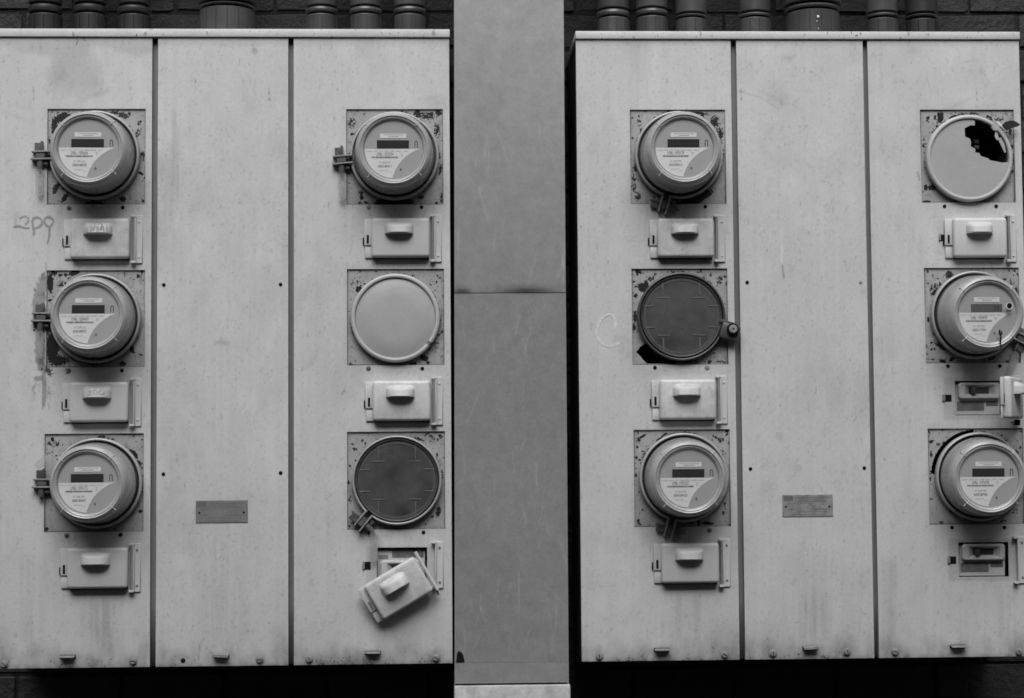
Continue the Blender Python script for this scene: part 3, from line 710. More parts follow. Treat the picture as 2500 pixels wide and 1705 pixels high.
def cover_unit(cab, org, key, worn=False, label=None, text=None):
    l, t, r, b_, pr = LID[key]
    yf = -0.019
    # the lid's outline is read at its front face
    x0, z0, x1, z1 = rect((l, t, r, b_), yf*0.6)
    w, h = x1-x0, z1-z0
    xr = P(pr, (t+b_)/2, -0.002)[0]
    mat = 'lidworn' if worn else 'lid'
    lid = lid_mesh(w, h, 0.0145).build('breaker_cover', mat, cab, (x0-org[0], -org[1], z0-org[2]), label)
    MB().box(0.002, w-0.002, -0.0045, -0.0006, -0.0034, h-0.004, 0.0012, 1).build('under_lid_shade', 'mbase', lid)  # dark strip standing in for the shade under the lid
    handle_mesh(w, h).build('handle', mat, lid)
    MB().box(-0.0095, -0.0052, -0.0079, -0.0060, h*0.36, h*0.58).build('slot', 'dark', lid)
    hp = MB().cyl((w+0.0065, -0.008, -0.006), (w+0.0065, -0.008, h+0.0045), 0.0028, 10)
    hp.build('hinge_pin', 'pin', lid)
    k = MB()
    k.box(w+0.0098, xr-x0, -0.0034, -0.0006, -0.0085, h+0.0075, 0.0010, 1)
    k.box(w+0.0012, w+0.0110, -0.0110, -0.0010, -0.0085, -0.0040, 0.0006, 1)
    k.box(w+0.0012, w+0.0110, -0.0110, -0.0010, h+0.0030, h+0.0072, 0.0006, 1)
    k.box(w+0.0088, w+0.0106, -0.0100, -0.0010, -0.0039, h+0.0029, 0.0003, 1)
    k.build('hinge_plate', 'lid', lid)
    for zz in (0.004, h*0.93):
        MB().lathe([(0.0023, 0), (0.0021, 0.0012), (0.001, 0.0016)], 10, capin=True).build('rivet', 'rivet' if key in ((0,2),(2,2)) else 'lid', lid, (xr-x0-0.0065, -0.0034, zz))
    # latch tongue beside the tab
    MB().box(-0.0175, -0.0152, -0.0030, -0.0006, h*0.34, h*0.52).build('latch', 'dark', lid)
    if text:
        MB().text(text, 0.0175, w*0.475, h*0.745, -0.0381, 1.35).build('lettering', 'chalk', lid)
    return lid

def breaker(cab, org, key):
    """open recess with the circuit breaker inside"""
    x0, z0, x1, z1 = rect(REC[key])
    w, h = x1-x0, z1-z0
    rb = MB(); D = 0.030
    rb.box(-0.002, w+0.002, D, D+0.002, -0.002, h+0.002)
    o = rb.build('breaker_recess', 'plain', cab, (x0-org[0], 0.0-org[1], z0-org[2]))
    MB().box(0.0005, w-0.0045, 0.0085, 0.0285, 0.0005, h-0.005, 0.001, 1).build('breaker', 'breaker', o)
    # moulded frame round the switch
    fx0, fx1 = w*0.075, w*0.93; fz0, fz1 = h*0.475, h*0.945
    if key == (1, 2): fz0, fz1 = h*0.10, h*0.62
    y0, y1 = -0.0020, 0.0085
    sx0, sx1, sz0, sz1 = fx0+(fx1-fx0)*.27, fx0+(fx1-fx0)*.75, fz0+(fz1-fz0)*.32, fz0+(fz1-fz0)*.72
    ox0, ox1, oz0, oz1 = fx0+(fx1-fx0)*.14, fx0+(fx1-fx0)*.88, fz0+(fz1-fz0)*.16, fz0+(fz1-fz0)*.86
    def lp(a, b2, c, d, y, k=0.0):
        return [(a+k, y, c), (b2-k, y, c), (b2, y, c+k), (b2, y, d-k), (b2-k, y, d), (a+k, y, d), (a, y, d-k), (a, y, c+k)]
    L = [lp(fx0, fx1, fz0, fz1, y1, .004), lp(fx0, fx1, fz0, fz1, y0+.002, .004), lp(fx0+.002, fx1-.002, fz0+.002, fz1-.002, y0, .004),
         lp(ox0, ox1, oz0, oz1, y0, .002), lp(sx0, sx1, sz0, sz1, 0.006, .0006)]
    V = [p for q in L for p in q]; F = []
    for i in range(4):
        for j in range(8): F.append([i*8+j, i*8+(j+1) % 8, (i+1)*8+(j+1) % 8, (i+1)*8+j])
    MB().add(V, F).build('switch_frame', 'breaker', o)
    sw = MB().box(sx0+.0003, sx1-.0003, 0.0055, 0.0084, sz0+.0003, sz1-.0003).build('switch', 'breakerdark', o)
    MB().box(sx0+0.002, sx0+0.0115, -0.006, 0.0055, sz0-0.001, sz1-0.0005, 0.0012, 2).build('toggle', 'breakerdark', o)
    if key == (1, 2):
        MB().box(w*0.30, w*0.93, 0.0079, 0.0088, h*0.70, h*0.90).build('rating_label', 'grimy', o)
        MB().box(w*0.03, w*0.22, 0.0079, 0.0088, h*0.66, h*0.78, .0003, 1).build('rating_label', 'inkpale', o)
    else:
        MB().box(w*0.06, w*0.62, 0.0079, 0.0088, h*0.13, h*0.40).build('rating_label', 'grimy', o)
        MB().box(w*0.66, w*0.91, 0.0079, 0.0088, h*0.27, h*0.40).build('rating_label', 'grimy', o)
    return x0, z0, w, h
def loose_hinge(cab, org, u0, u1, v0, v1, rivmat='rivet'):
    x0, z0, x1, z1 = rect((u0, v0, u1, v1), -0.003)
    h = z1-z0
    k = MB()
    k.box(0.0, x1-x0, -0.0034, -0.0006, 0, h, 0.0010, 1)
    k.box(-0.0085, 0.001, -0.0110, -0.0010, 0.0, 0.0042, 0.0006, 1)
    k.box(-0.0085, 0.001, -0.0110, -0.0010, h-0.0042, h, 0.0006, 1)
    k.box(-0.001, 0.0006, -0.0100, -0.0010, 0.0046, h-0.0046, 0.0003, 1)
    o = k.build('hinge_plate', 'lid', cab, (x0-org[0], -org[1], z0-org[2]))
    for zz in (0.012, h-0.012):
        MB().lathe([(0.0026, 0), (0.0024, 0.0012), (0.001, 0.0016)], 10, capin=True).build('rivet', rivmat, o, ((x1-x0)*0.52, -0.0034, zz))
    return o

def cabinet(side, xL, xR, cuts, label):
    org = (( xL+xR)/2, 0.0, ZB-0.004)
    cab = thing('meter_cabinet', label, 'meter cabinet', org, 'wall-mounted steel meter cabinets')
    lx = lambda x: x-org[0]
    lz = lambda z: z-org[2]
    # carcass: side walls, floor, back
    b = MB()
    b.box(lx(xL+.002), lx(xL+.004), 0.0135, 0.262, lz(ZB), lz(ZT+.010))
    b.box(lx(xR-.004), lx(xR-.002), 0.0135, 0.262, lz(ZB), lz(ZT+.010))
    b.box(lx(xL+.0042), lx(xR-.0042), 0.0135, 0.262, lz(ZB), lz(ZB+.002))
    b.box(lx(xL+.0042), lx(xR-.0042), 0.258, 0.262, lz(ZB+.0022), lz(ZT+.010))
    b.box(lx(xL+.0042), lx(xR-.0042), 0.075, 0.077, lz(ZB+.0022), lz(ZT+.008))
    b.build('carcass', 'body', cab)
    # rain cap
    c = MB()
    t1 = P(1250, 71.5 if side == 0 else 75.5, -0.005)[1]; t0 = P(1250, 91.0 if side == 0 else 94.3, -0.005)[1]
    c.box(lx(xL-0.001), lx(xR+0.0015), -0.0045, 0.262, lz(t0), lz(t1), 0.0015, 2)
    c.build('rain_cap', 'trim', cab)
    xs = [xL]+cuts+[xR]       # xL, g1a, g1b, g2a, g2b, xR
    pans = [(xs[0], xs[1]), (xs[2], xs[3]), (xs[4], xs[5])]
    keys = [(2*side, ), (), (2*side+1, )]
    for i, (a, b_) in enumerate(pans):
        holes = []
        for (ci, ri), px in PL.items():
            if keys[i] and ci == keys[i][0]: holes.append(rect(px))
        for (ci, ri), px in REC.items():
            if keys[i] and ci == keys[i][0]: holes.append(rect(px))
        holes = [h for h in holes if h[2] < b_-0.001]
        sheet('door_panel', 'panel', cab, a, b_, ZB, ZT-0.0005, 0.0, 0.0022, holes, 0.0128, 0.0030, panel_paint, (org[0], org[2]))
    for a, b_ in ((xs[1], xs[2]), (xs[3], xs[4])):
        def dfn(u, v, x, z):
            g_ = 1-0.92*np.clip(1-(z-ZB)/0.11, 0, 1)**0.7  # groove shade at the foot and under the cap, painted into the colour
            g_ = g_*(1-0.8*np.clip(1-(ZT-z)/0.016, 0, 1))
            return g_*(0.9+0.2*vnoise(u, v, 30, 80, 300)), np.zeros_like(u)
        sheet('divider', 'channel', cab, a-0.002, b_+0.002, ZB+.001, ZT, 0.0125, 0.004, [], 0.002, 0.002, dfn, (org[0], org[2]))
    # socket plates
    for key, px in PL.items():
        if key[0]//2 != side: continue
        x0, z0, x1, z1 = rect(px); e = 0.004
        skip = None
        rx, rz = P(*RING[key], 0.0)
        if key == (3, 0): skip = lambda mx, mz, rx=rx, rz=rz: np.hypot(mx-rx, mz-rz) < 0.076
        if key == (3, 2): skip = lambda mx, mz, rx=rx, rz=rz: (np.hypot(mx-rx+0.006, mz-rz-0.002) < 0.0905) & (mz > rz+0.006) & (mx < rx-0.01)
        if key == (2, 1):
            poly = [P(*q, 0.004) for q in ((1553,860),(1562,848),(1577,838),(1640,845),(1690,870),(1640,889),(1580,889))]
            def skip(mx, mz, poly=poly):
                ins = np.zeros(mx.shape, bool); n = len(poly)
                for i in range(n):
                    (xa, za), (xb, zb2) = poly[i], poly[(i+1) % n]
                    c_ = ((za > mz) != (zb2 > mz)) & (mx < (xb-xa)*(mz-za)/(zb2-za+1e-12)+xa)
                    ins ^= c_
                return ins
        y = 0.0035
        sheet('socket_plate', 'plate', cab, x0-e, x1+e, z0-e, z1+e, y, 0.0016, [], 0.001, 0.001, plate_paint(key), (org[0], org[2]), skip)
        if skip is not None:    # dark socket interior
            MB().box(lx(x0), lx(x1), 0.060, 0.062, lz(z0), lz(z1)).build('socket_interior', 'dark', cab)
    return cab, org

GL = [(-0.6997-0.0003), -0.6882, -0.4352, -0.4245]
def vline(ut, vt, ub, vb): return (P(ut, vt)[0]+P(ub, vb)[0])/2
gl = [vline(372,100,365,1625), vline(386.4,100,379.7,1625), vline(703.5,100,704,1620), vline(716.7,100,718,1620)]
gr = [vline(1783,100,1806,1607), vline(1798,100,1819,1607), vline(2105.7,100,2134.6,1604), vline(2117,100,2147,1604)]
xLR = vline(1095,100,1106,1617); xRL = vline(1406.6,100,1420,1612); xRR = P(2487,95)[0]
xLL = xLR-(xRR-xRL)
cabL, oL = cabinet(0, xLL, xLR, gl, 'pale steel meter cabinet left of the grey pillar, handwriting on its left door')
cabR, oR = cabinet(1, xRL, xRR, gr, 'pale steel meter cabinet right of the grey pillar, chalk C on its door')

# breaker covers ----------------------------------------------------
lab = {(0,0):'breaker cover with scribbled handle under the top left meter', (0,1):'breaker cover marked 200', (2,0):'breaker cover with worn patchy paint', (2,1):'breaker cover with streaky pale paint',
       (1,1):'breaker cover under the blank round cap'}
for key in LID:
    cab, org = (cabL, oL) if key[0] < 2 else (cabR, oR)
    cover_unit(cab, org, key, worn=key in ((2,0),(2,1),(0,0),(1,1)), label=lab.get(key), text='200' if key == (0,1) else None)
# top left handle: scribble
l0 = rect(LID[(0,0)][:4], -0.0114); w0, h0 = l0[2]-l0[0], l0[3]-l0[1]
sc = MB(); rr = random.Random(3)
for i in range(11):
    px_ = l0[0]+w0*(0.30+0.37*i/11+rr.uniform(-.01, .01)); pz_ = l0[1]+h0*(0.72+rr.uniform(-.04, .04))
    sc.ribbon([(px_, pz_-0.006), (px_+rr.uniform(-.002, .004), pz_), (px_+rr.uniform(-.003, .003), pz_+0.007)], 0.0013, -0.0384)
for v_ in sc.v: pass
sc.v = [(x-oL[0], y, z-oL[2]) for x, y, z in sc.v]
sc.build('scribble', 'pencilpale', cabL)

for key in REC:
    cab, org = (cabL, oL) if key[0] < 2 else (cabR, oR)
    breaker(cab, org, key)
loose_hinge(cabL, oL, 1064, 1082, 1322, 1437)
loose_hinge(cabR, oR, 2484, 2507, 1310, 1425)
loose_hinge(cabR, oR, 2476, 2491, 917, 1030)
# square latch holes beside the open recesses
for cab, org, px in ((cabL, oL, (886,1372,905,1391)), (cabR, oR, (2301,964,2323,981)), (cabR, oR, (2314,1359,2334,1377)), (cabR, oR, (2293,573,2306,589))):
    x0, z0, x1, z1 = rect(px)
    MB().box(x0-org[0], x1-org[0], -0.0006, 0.0010, z0-org[2], z1-org[2]).build('latch_hole', 'dark', cab)
    MB().box(x0-org[0]-.001, x0-org[0]+(x1-x0)*.25, -0.0035, -0.0007, z0-org[2]+.001, z1-org[2]-.001, .0005, 1).build('latch', 'clampl', cab)

# the fallen cover, hanging askew from its lower hinge
w, h = 141*0.000797*0.99, 97*0.000797*0.99
cx, cz = P(972.5, 1435.5, -0.026)
fallen = lid_mesh(w, h, 0.0145).build('breaker_cover', 'lidworn', cabL, label='loose breaker cover hanging askew over its open recess')
c30 = Matrix.Rotation(R(-30.3), 4, 'Y')     # counter-clockwise seen from the front
tilt = Matrix.Rotation(R(3.5), 4, 'X')
Mx = Matrix.Translation((cx-oL[0], -0.026+0.012, cz-oL[2])) @ c30 @ tilt @ Matrix.Translation((-w/2, 0, -h/2))
fallen.matrix_local = Mx
handle_mesh(w, h, 0.50, 0.84).build('handle', 'lidworn', fallen)
MB().box(-0.0095, -0.0052, -0.0079, -0.0060, h*0.36, h*0.58).build('slot', 'inkpale', fallen)
MB().cyl((w+0.0065, -0.006, -0.004), (w+0.0065, -0.006, h+0.004), 0.0034, 10).build('hinge_barrel', 'lid', fallen)
MB().box(w+0.001, w+0.006, -0.005, -0.001, -0.014, -0.004, .001, 1).build('hinge_stub', 'rivet', fallen)

# the swung-open cover at the right edge, seen edge-on
x0, z0, x1, z1 = rect((2332,926,2450,1026))
ho = lid_mesh(0.112, z1-z0, 0.0145).build('breaker_cover', 'lid', cabR, label='breaker cover swung fully open on its hinge')
hxp, hzp = P(2475, 1024, -0.006)
ho.matrix_local = Matrix.Translation((hxp-oR[0], -0.010, hzp-oR[2])) @ Matrix.Rotation(R(60), 4, 'Z') @ Matrix.Translation((-0.114, 0, 0))
h = z1-z0
handle_mesh(0.112, h).build('handle', 'lid', ho)
MB().box(-0.0095, -0.0052, -0.0079, -0.0060, h*0.36, h*0.58).build('slot', 'dark', ho)
MB().box(0.112, 0.121, -0.010, 0.0, -0.012, -0.001, .001, 1).build('hinge_stub', 'dark', ho)

# screws, holes and bolts -------------------------------------------
for u, v, m in ((168.6,508,'clamp'),(299.5,507,'dark'),(168,905,'clamp'),(297.6,905,'dark'),(163,1308,'clamp'),(294.5,1306,'dark'),(900,506,'clampl'),(1029,506,'dark'),
             (900,900,'clamp'),(1031,900,'dark'),(902,1301,'dark'),(1034,1300,'dark')):
    screw(cabL, oL, u, v, 0.0046 if m != 'dark' else 0.0037, m)
for u, v, m in ((1595,505,'dark'),(1722,505,'dark'),(1599,898,'dark'),(1726,898,'clampl'),(1605,1292,'dark'),(1732,1295,'clamp'),(2306,504,'dark'),(2432,504,'dark'),
             (2314,894,'dark'),(2441,894,'dark'),(2324,1288,'dark'),(2452,1288,'dark')):
    screw(cabR, oR, u, v, 0.0046 if m != 'dark' else 0.0037, m)
for u, v in ((400,696),(685,695),(399,1158),(685,1155)): screw(cabL, oL, u, v, 0.0036, 'dark')
for u, v in ((1824,690),(1832,1145),(2110,1143)): screw(cabR, oR, u, v, 0.0036, 'dark')
screw(cabR, oR, 2101, 690, 0.003, 'clampl'); screw(cabL, oL, 447, 1613, 0.0045, 'dark')
for i, (u, v) in enumerate(((10,1621),(325,1614),(634,1610),(755,1609),(1065,1606))): slot_bolt(cabL, oL, u, v, (40,10,88-88,60,30)[i])
for i, (u, v) in enumerate(((1474,1602),(1769,1598),(1887,1595),(2068,1591),(2185,1591),(2487,1591))): slot_bolt(cabR, oR, u-11*(i == 0), v, (80,25,85,70,20,60)[i])
def pull(cab, org, u, v, w, tilt=0.0, thick=0.0022):
    x, z = P(u, v); w = w*0.0008
    b = MB()
    b.box(-w/2, w/2, -0.014, -0.0006, -thick/2, thick/2, 0.0008, 1)
    b.box(-w/2, w/2, -0.0142, -0.0115, -thick/2-0.0015, -thick/2+0.0004, 0.0006, 1)
    MB().box(-w*.52, w*.52, -0.0009, -0.0002, -0.0052, 0.0022).build('pull_slot', 'dark', cab, (x-org[0], -org[1], z-org[2]), rot=(0, R(tilt), 0))
    b.build('pull_lip', 'bolt', cab, (x-org[0], -org[1], z-org[2]), rot=(0, R(tilt), 0))
pull(cabL, oL, 166, 1602, 36); pull(cabL, oL, 540, 1599, 38, 3, 0.0045); pull(cabL, oL, 910, 1592, 38)
pull(cabR, oR, 1615, 1585, 36); pull(cabR, oR, 1978, 1580, 37, -3, 0.004); pull(cabR, oR, 2337, 1577, 36)

# name plates -------------------------------------------------------
for cab, org, px, m in ((cabL, oL, (478,1222,605,1276.5), 'nameplate'), (cabR, oR, (1910,1208,2033,1261.5), 'nameplate2')):
    x0, z0, x1, z1 = rect(px); w, h = x1-x0, z1-z0
    p = MB().box(0, w, -0.0014, -0.0004, 0, h, 0.0004, 1).build('name_plate', m, cab, (x0-org[0], -org[1], z0-org[2]))
    MB().box(w*0.03, w*0.21, -0.00165, -0.0015, h*0.72, h*0.95).build('logo_block', 'pldark', p)
    t = MB()
    rr = random.Random(4)
    for (a, b_, zz, th) in ((0.1, 0.24, 0.31, .05), (0.55, 0.90, 0.31, .05), (0.19, 0.85, 0.075, .03), (0.26, 0.92, 0.86, .04), (0.26, 0.80, 0.77, .04), (0.26, 0.88, 0.68, .04), (0.12, 0.62, 0.60, .03), (0.3, 0.9, 0.20, .03)):
        xx = a
        while xx < b_:
            l_ = rr.uniform(.008, .035)
            t.box(w*xx, w*min(b_, xx+l_), -0.0016, -0.0015, h*zz, h*(zz+th)); xx += l_+rr.uniform(.006, .014)
    t.build('printed_lines', 'pldark', p)
    for xx in (0.07, 0.925):
        MB().lathe([(0.0022, 0), (0.0018, 0.0008)], 10, capin=True).build('rivet', 'dark', p, (w*xx, -0.0014, h*0.45))

# handwriting on the doors -----------------------------------------
def strokes(cab, org, lst, name, mat, w):
    b = MB()
    for pts in lst:
        b.ribbon([(lambda q: (q[0]-org[0], q[1]-org[2]))(P(*p)) for p in pts], w, -0.0005)
    return b.build(name, mat, cab)
def zz(pts, u0, v0, s_): return [(u0+a/s_, v0+b/s_) for a, b in pts]
S8 = (0, 480, 11.32)
strokes(cabL, oL, [zz([(540,630),(590,580),(680,545),(760,580),(795,640),(760,710),(680,790)], *S8)], 'handwriting', 'pencilpale', 0.0034)
strokes(cabL, oL, [zz([(360,845),(480,820),(560,830),(680,870),(830,870)], *S8),
    zz([(930,1080),(940,950),(915,850),(895,700),(910,640),(960,590),(1040,580),(1120,620),(1160,700),(1140,790),(1080,840),(1000,870),(960,880)], *S8),
    zz([(1360,850),(1270,790),(1220,700),(1240,620),(1310,570),(1400,590),(1465,660),(1460,740),(1390,830),(1365,900),(1365,1050),(1340,1200),(1300,1320)], *S8)], 'handwriting', 'pencil', 0.0046)
strokes(cabR, oR, [zz([(308,990),(312,920),(280,880),(240,885),(195,930),(172,1000),(190,1070),(240,1110),(300,1110),(345,1085)], 1400, 480, 3.049)], 'chalk_letter', 'chalk', 0.0058)

# ------------------------------------------------------------------ meters
YP = 0.0035
def ring_part(root, mat, gap=None, prof=None, r=0.0868):
    prof = prof or [(r-0.003, 0.0), (r, 0.002), (r, 0.012), (r-0.0010, 0.0148), (r-0.0028, 0.0158), (r-0.0044, 0.0148), (r-0.0052, 0.011), (r-0.0052, 0.003)]
    b = MB()
    if gap: b.lathe(prof, 92, gap[0]+gap[1], gap[0]+360-gap[1])
    else: b.lathe(prof, 96)
    return b.build('locking_ring', mat, root)
def frame(a):   # x: radial, y: depth (negative towards viewer), z: tangential
    e = Vector((math.cos(R(a)), 0, math.sin(R(a)))); t = Vector((-math.sin(R(a)), 0, math.cos(R(a))))
    return Matrix((e, Vector((0, 1, 0)), t)).transposed().to_4x4()
def clamp_part(root, a, style=0, tag=True, tagang=0.0, taglen=0.045):
    F = frame(a); c = MB()
    c.box(0.082, 0.122, -0.019, -0.002, 0.0050, 0.0086, 0.0008, 1, F)
    c.box(0.082, 0.120, -0.018, -0.002, -0.0096, -0.0060, 0.0008, 1, F)
    cl = c.build('clamp', 'clampl', root)
    b = MB()
    q = lambda x, y, z: F @ Vector((x, y, z))
    b.cyl(q(0.105, -0.010, -0.020), q(0.105, -0.010, 0.031), 0.0028, 10)
    b.cyl(q(0.104, -0.010, 0.0090), q(0.1055, -0.011, 0.0260), 0.0072, 9, 0.0052)
    b.box(0.088, 0.099, -0.013, -0.003, 0.0092, 0.0190, 0.002, 1, F)
    b.box(0.0985, 0.1035, -0.014, -0.005, -0.0290, -0.0100, 0.0012, 1, F)
    b.box(0.1040, 0.1150, -0.012, -0.0065, -0.0260, -0.0100, 0.0012, 1, F)
    b.box(0.094, 0.113, -0.016, -0.003, -0.0058, 0.0048, 0.0015, 1, F)
    b.build('clamp_bolt', 'clamp', cl)
    # lower end of the bolt, in the ring's own frame
    ends = sorted([q(0.105, -0.012, -0.033), q(0.105, -0.012, 0.030)], key=lambda p: p.z)
    if tag:
        p = ends[0]; tg = MB()
        L = taglen; w = 0.0085
        prof = [(-w*.55, 0.004), (-w, -0.004), (-w*.8, -0.012), (-w*.9, -L*.6), (-w*.8, -L), (-w*.3, -L-.005), (w*.3, -L-.005), (w*.8, -L), (w*.9, -L*.6), (w*.8, -0.012), (w, -0.004), (w*.55, 0.004)]
        tg.prism([(x, z) for x, z in prof], -0.0035, 0.0035)
        t = tg.build('seal_tag', 'tag', cl, (p.x, p.y, p.z), rot=(0, R(tagang), 0))
        MB().box(-w*.35, w*.35, -0.002, 0.002, -L*.95, -L*.35, .0008, 1).build('seal_insert', 'tag', cl, (p.x, p.y, p.z), rot=(0, R(tagang), 0))
    return cl

# profile of the meter's plastic cover (radius, height)
COVER = [(0.0745, 0.006), (0.0762, 0.010), (0.0774, 0.018), (0.0774, 0.023), (0.0764, 0.027), (0.0760, 0.040), (0.0750, 0.060), (0.0738, 0.074), (0.0722, 0.083),
         (0.0700, 0.0885), (0.0684, 0.0902), (0.0674, 0.0906), (0.0664, 0.0918), (0.0650, 0.0926), (0.0636, 0.0920), (0.0626, 0.0906), (0.0618, 0.0904), (0.0610, 0.0909), (0.0602, 0.0904), (0.0588, 0.0895), (0.0574, 0.0880), (0.0567, 0.0866), (0.0563, 0.0845)]
def mm(X, Y): return ((X-880)*0.000128, (800-Y)*0.000128)
cmesh = MB().lathe(COVER, 96)
rmesh = MB()
rmesh.box(0.0610, 0.0685, -0.0930, -0.089, -0.0005, 0.0005, 0.0003, 1)
rmesh.box(0.0685, 0.0730, -0.0900, -0.078, -0.0006, 0.0006, 0.0002, 1)
rmesh = rmesh.mesh('ridge'); rmesh.materials.append(MT['ridge'])
drumm = MB().lathe([(0.058, 0.007), (0.058, 0.060), (0.0545, 0.062), (0.0545, 0.0815), (0.02, 0.082)], 48).mesh('inner_housing'); drumm.materials.append(MT['drum'])
cmesh = cmesh.mesh('cover', 40); cmesh.materials.append(MT['cover'])
basem = MB().lathe([(0.0790, 0.0), (0.0785, 0.0075), (0.074, 0.008)], 64).mesh('meter_base'); basem.materials.append(MT['mbase'])
facem = MB().lathe([(0.0562, 0.083), (0.0562, 0.0850)], 72, capin=True).mesh('face_plate'); facem.materials.append(MT['face'])
glassm = MB().lathe([(0.0571, 0.0868)], 64)
glassm = MB(); glassm.add([(0.0569*math.cos(k*math.pi/32), -0.0876, 0.0569*math.sin(k*math.pi/32)) for k in range(64)], [list(range(64))])
glassm = glassm.mesh('front_window'); glassm.materials.append(MT['glass'])
YF = -0.0852
# white data label: segment of the face under the display, cut by a curve
arc = []
for k in range(0, 25):
    a = R(178+(270-178)*k/24*0.985); arc.append((0.0548*math.cos(a), 0.0548*math.sin(a)))
arc = [p for p in arc if p[1] < 0.0018]
curve = [mm(*q) for q in ((868,1200),(905,1110),(955,1020),(1010,955),(1075,895),(1140,850),(1200,815),(1280,787))]
dl = MB(); poly = [mm(452, 787)]+arc+curve
dl.add([(x, YF-0.0002, z) for x, z in poly], [list(range(len(poly)))])
dlm = dl.mesh('data_label'); dlm.materials.append(MT['label'])
x0, z1 = mm(680, 558); x1, z0 = mm(1070, 628)
stm = MB().box(x0, x1, YF-0.0006, YF, z0, z1, 0.0004, 1).mesh('sticker'); stm.materials.append(MT['sticker'])
x0, z1 = mm(632, 660); x1, z0 = mm(1110, 783)
fr = MB(); fx0, fz1 = mm(618, 640); fx1, fz0 = mm(1124, 786)
fr.box(fx0, fx1, YF-0.0008, YF, z1+0.0002, fz1); fr.box(fx0, x0-.0002, YF-0.0008, YF, fz0, z1); fr.box(x1+.0002, fx1, YF-0.0008, YF, fz0, z1)
frm = fr.mesh('display_frame'); frm.materials.append(MT['frame'])
lcdm = MB().box(x0, x1, YF-0.0004, YF+0.0002, z0, z1).mesh('display'); lcdon = lcdm.copy(); lcdm.materials.append(MT['lcd']); lcdon.materials.append(MT['lcdon'])
ic = MB()
ic.lathe([(0.0031, 0), (0.0031, 0.0003), (0.0018, 0.0003)], 16, 0, 180)
ic.box(-0.0031, -0.0018, -0.0003, 0, -0.0098, 0.0); ic.box(0.0018, 0.0031, -0.0003, 0, -0.0098, 0.0)
icm = ic.mesh('magnet_symbol'); icm.materials.append(MT['ink'])
cr = MB().lathe([(0.0020, 0), (0.0020, 0.0004), (0.0011, 0.0004)], 14, -150, 150).mesh('test_mark'); cr.materials.append(MT['ink'])

def meter(key, label, clampang=None, serial='1393172', num='60001BFA97', mid='01 234 701', lcd=None, on=False, ring='ring', tag=True, tagang=0, taglen=0.045, extras=None):
    rx, rz = P(*RING[key], -0.010)
    root = thing('electricity_meter', label, 'electricity meter', (rx, YP, rz), 'round electricity meters plugged into the two cabinets')
    # a meter sits slightly crooked in its socket: aim its face where it was measured
    fx, fz = P(*FACE[key], YP-0.085)
    ax, az = (fx-rx)/0.085, (fz-rz)/0.085
    ax = max(-.09, min(.09, ax)); az = max(-.09, min(.09, az))
    tilt = Matrix.Rotation(math.atan(-az)*1.0, 4, 'X') @ Matrix.Rotation(math.atan(ax), 4, 'Z')
    te = tilt.to_euler()
    ring_part(root, ring, (clampang, 4.0) if clampang is not None else None)
    for me in (basem, drumm, glassm): link(me.name, me, None, root, rot=te)
    cv_ = link('cover', cmesh, None, root, rot=te)
    for a in (45, 135, 225, 315): link('ridge', rmesh, None, cv_, rot=(0, R(-a-2), 0))
    f = link('face_plate', facem, None, root, rot=te)
    link('data_label', dlm, None, f); link('sticker', stm, None, f); link('display_frame', frm, None, f)
    link('display', lcdon if on else lcdm, None, f)
    x, z = mm(1218, 690); link('magnet_symbol', icm, None, f, (x, YF, z))
    x, z = mm(985, 1098); link('test_mark', cr, None, f, (x, YF, z))
    t = MB(); Y = YF-0.00045
    x, z = mm(752, 868); t.text('LP&L '+serial, 0.0084, x, z, Y, width=0.0315)
    x, z = mm(752, 1050); t.text(num, 0.0072, x, z, Y, width=0.0258)
    x0_, z0_ = mm(555, 928); x1_, z1_ = mm(948, 902); rr = random.Random(hash(serial) % 1000 if False else int(serial)); xx = x0_
    while xx < x1_:
        bw_ = rr.uniform(0.0004, 0.0013); t.add([(xx, Y, z0_), (min(xx+bw_, x1_), Y, z0_), (min(xx+bw_, x1_), Y, z1_), (xx, Y, z1_)], [[0, 1, 2, 3]]); xx += bw_+rr.uniform(0.0003, 0.0009)
    Y2 = YF-0.00075
    x, z = mm(880, 580); t.text('TTTTTTTTTTTTTTTTTT', 0.0036, x, z, Y2, width=0.038)
    x, z = mm(880, 603); t.text('0000000000', 0.0028, x, z, Y2, width=0.020)
    t.build('serial_number', 'ink', f)
    t = MB()
    x, z = mm(752, 994); t.text(mid, 0.0052, x, z, Y, width=0.0212)
    x, z = mm(785, 826); t.text('CL200  120V  3W  TYPE  FM2S  60HZ  1.0KH', 0.0032, x, z, Y, width=0.080)
    x, z = mm(735, 1116); t.text('ELECTRIC METER', 0.0022, x, z, Y, 0.95)
    x, z = mm(828, 1140); t.text('3W 60', 0.0022, x, z, Y, 0.95)
    x, z = mm(1005, 880); t.text('30TA\n1.0A\n2ST', 0.0024, x, z, Y, 1.0)
    t.build('fine_print', 'inkpale', f)
    if lcd:
        x, z = mm(1020 if len(lcd) < 4 else 871, 721); MB().text(lcd, 0.0125, x, z, YF-0.0007, 0.95, width=0.050 if len(lcd) > 4 else None).build('digits', 'lcdink', f)
    if clampang is not None: clamp_part(root, clampang, tag=tag, tagang=tagang, taglen=taglen)
    return root, te

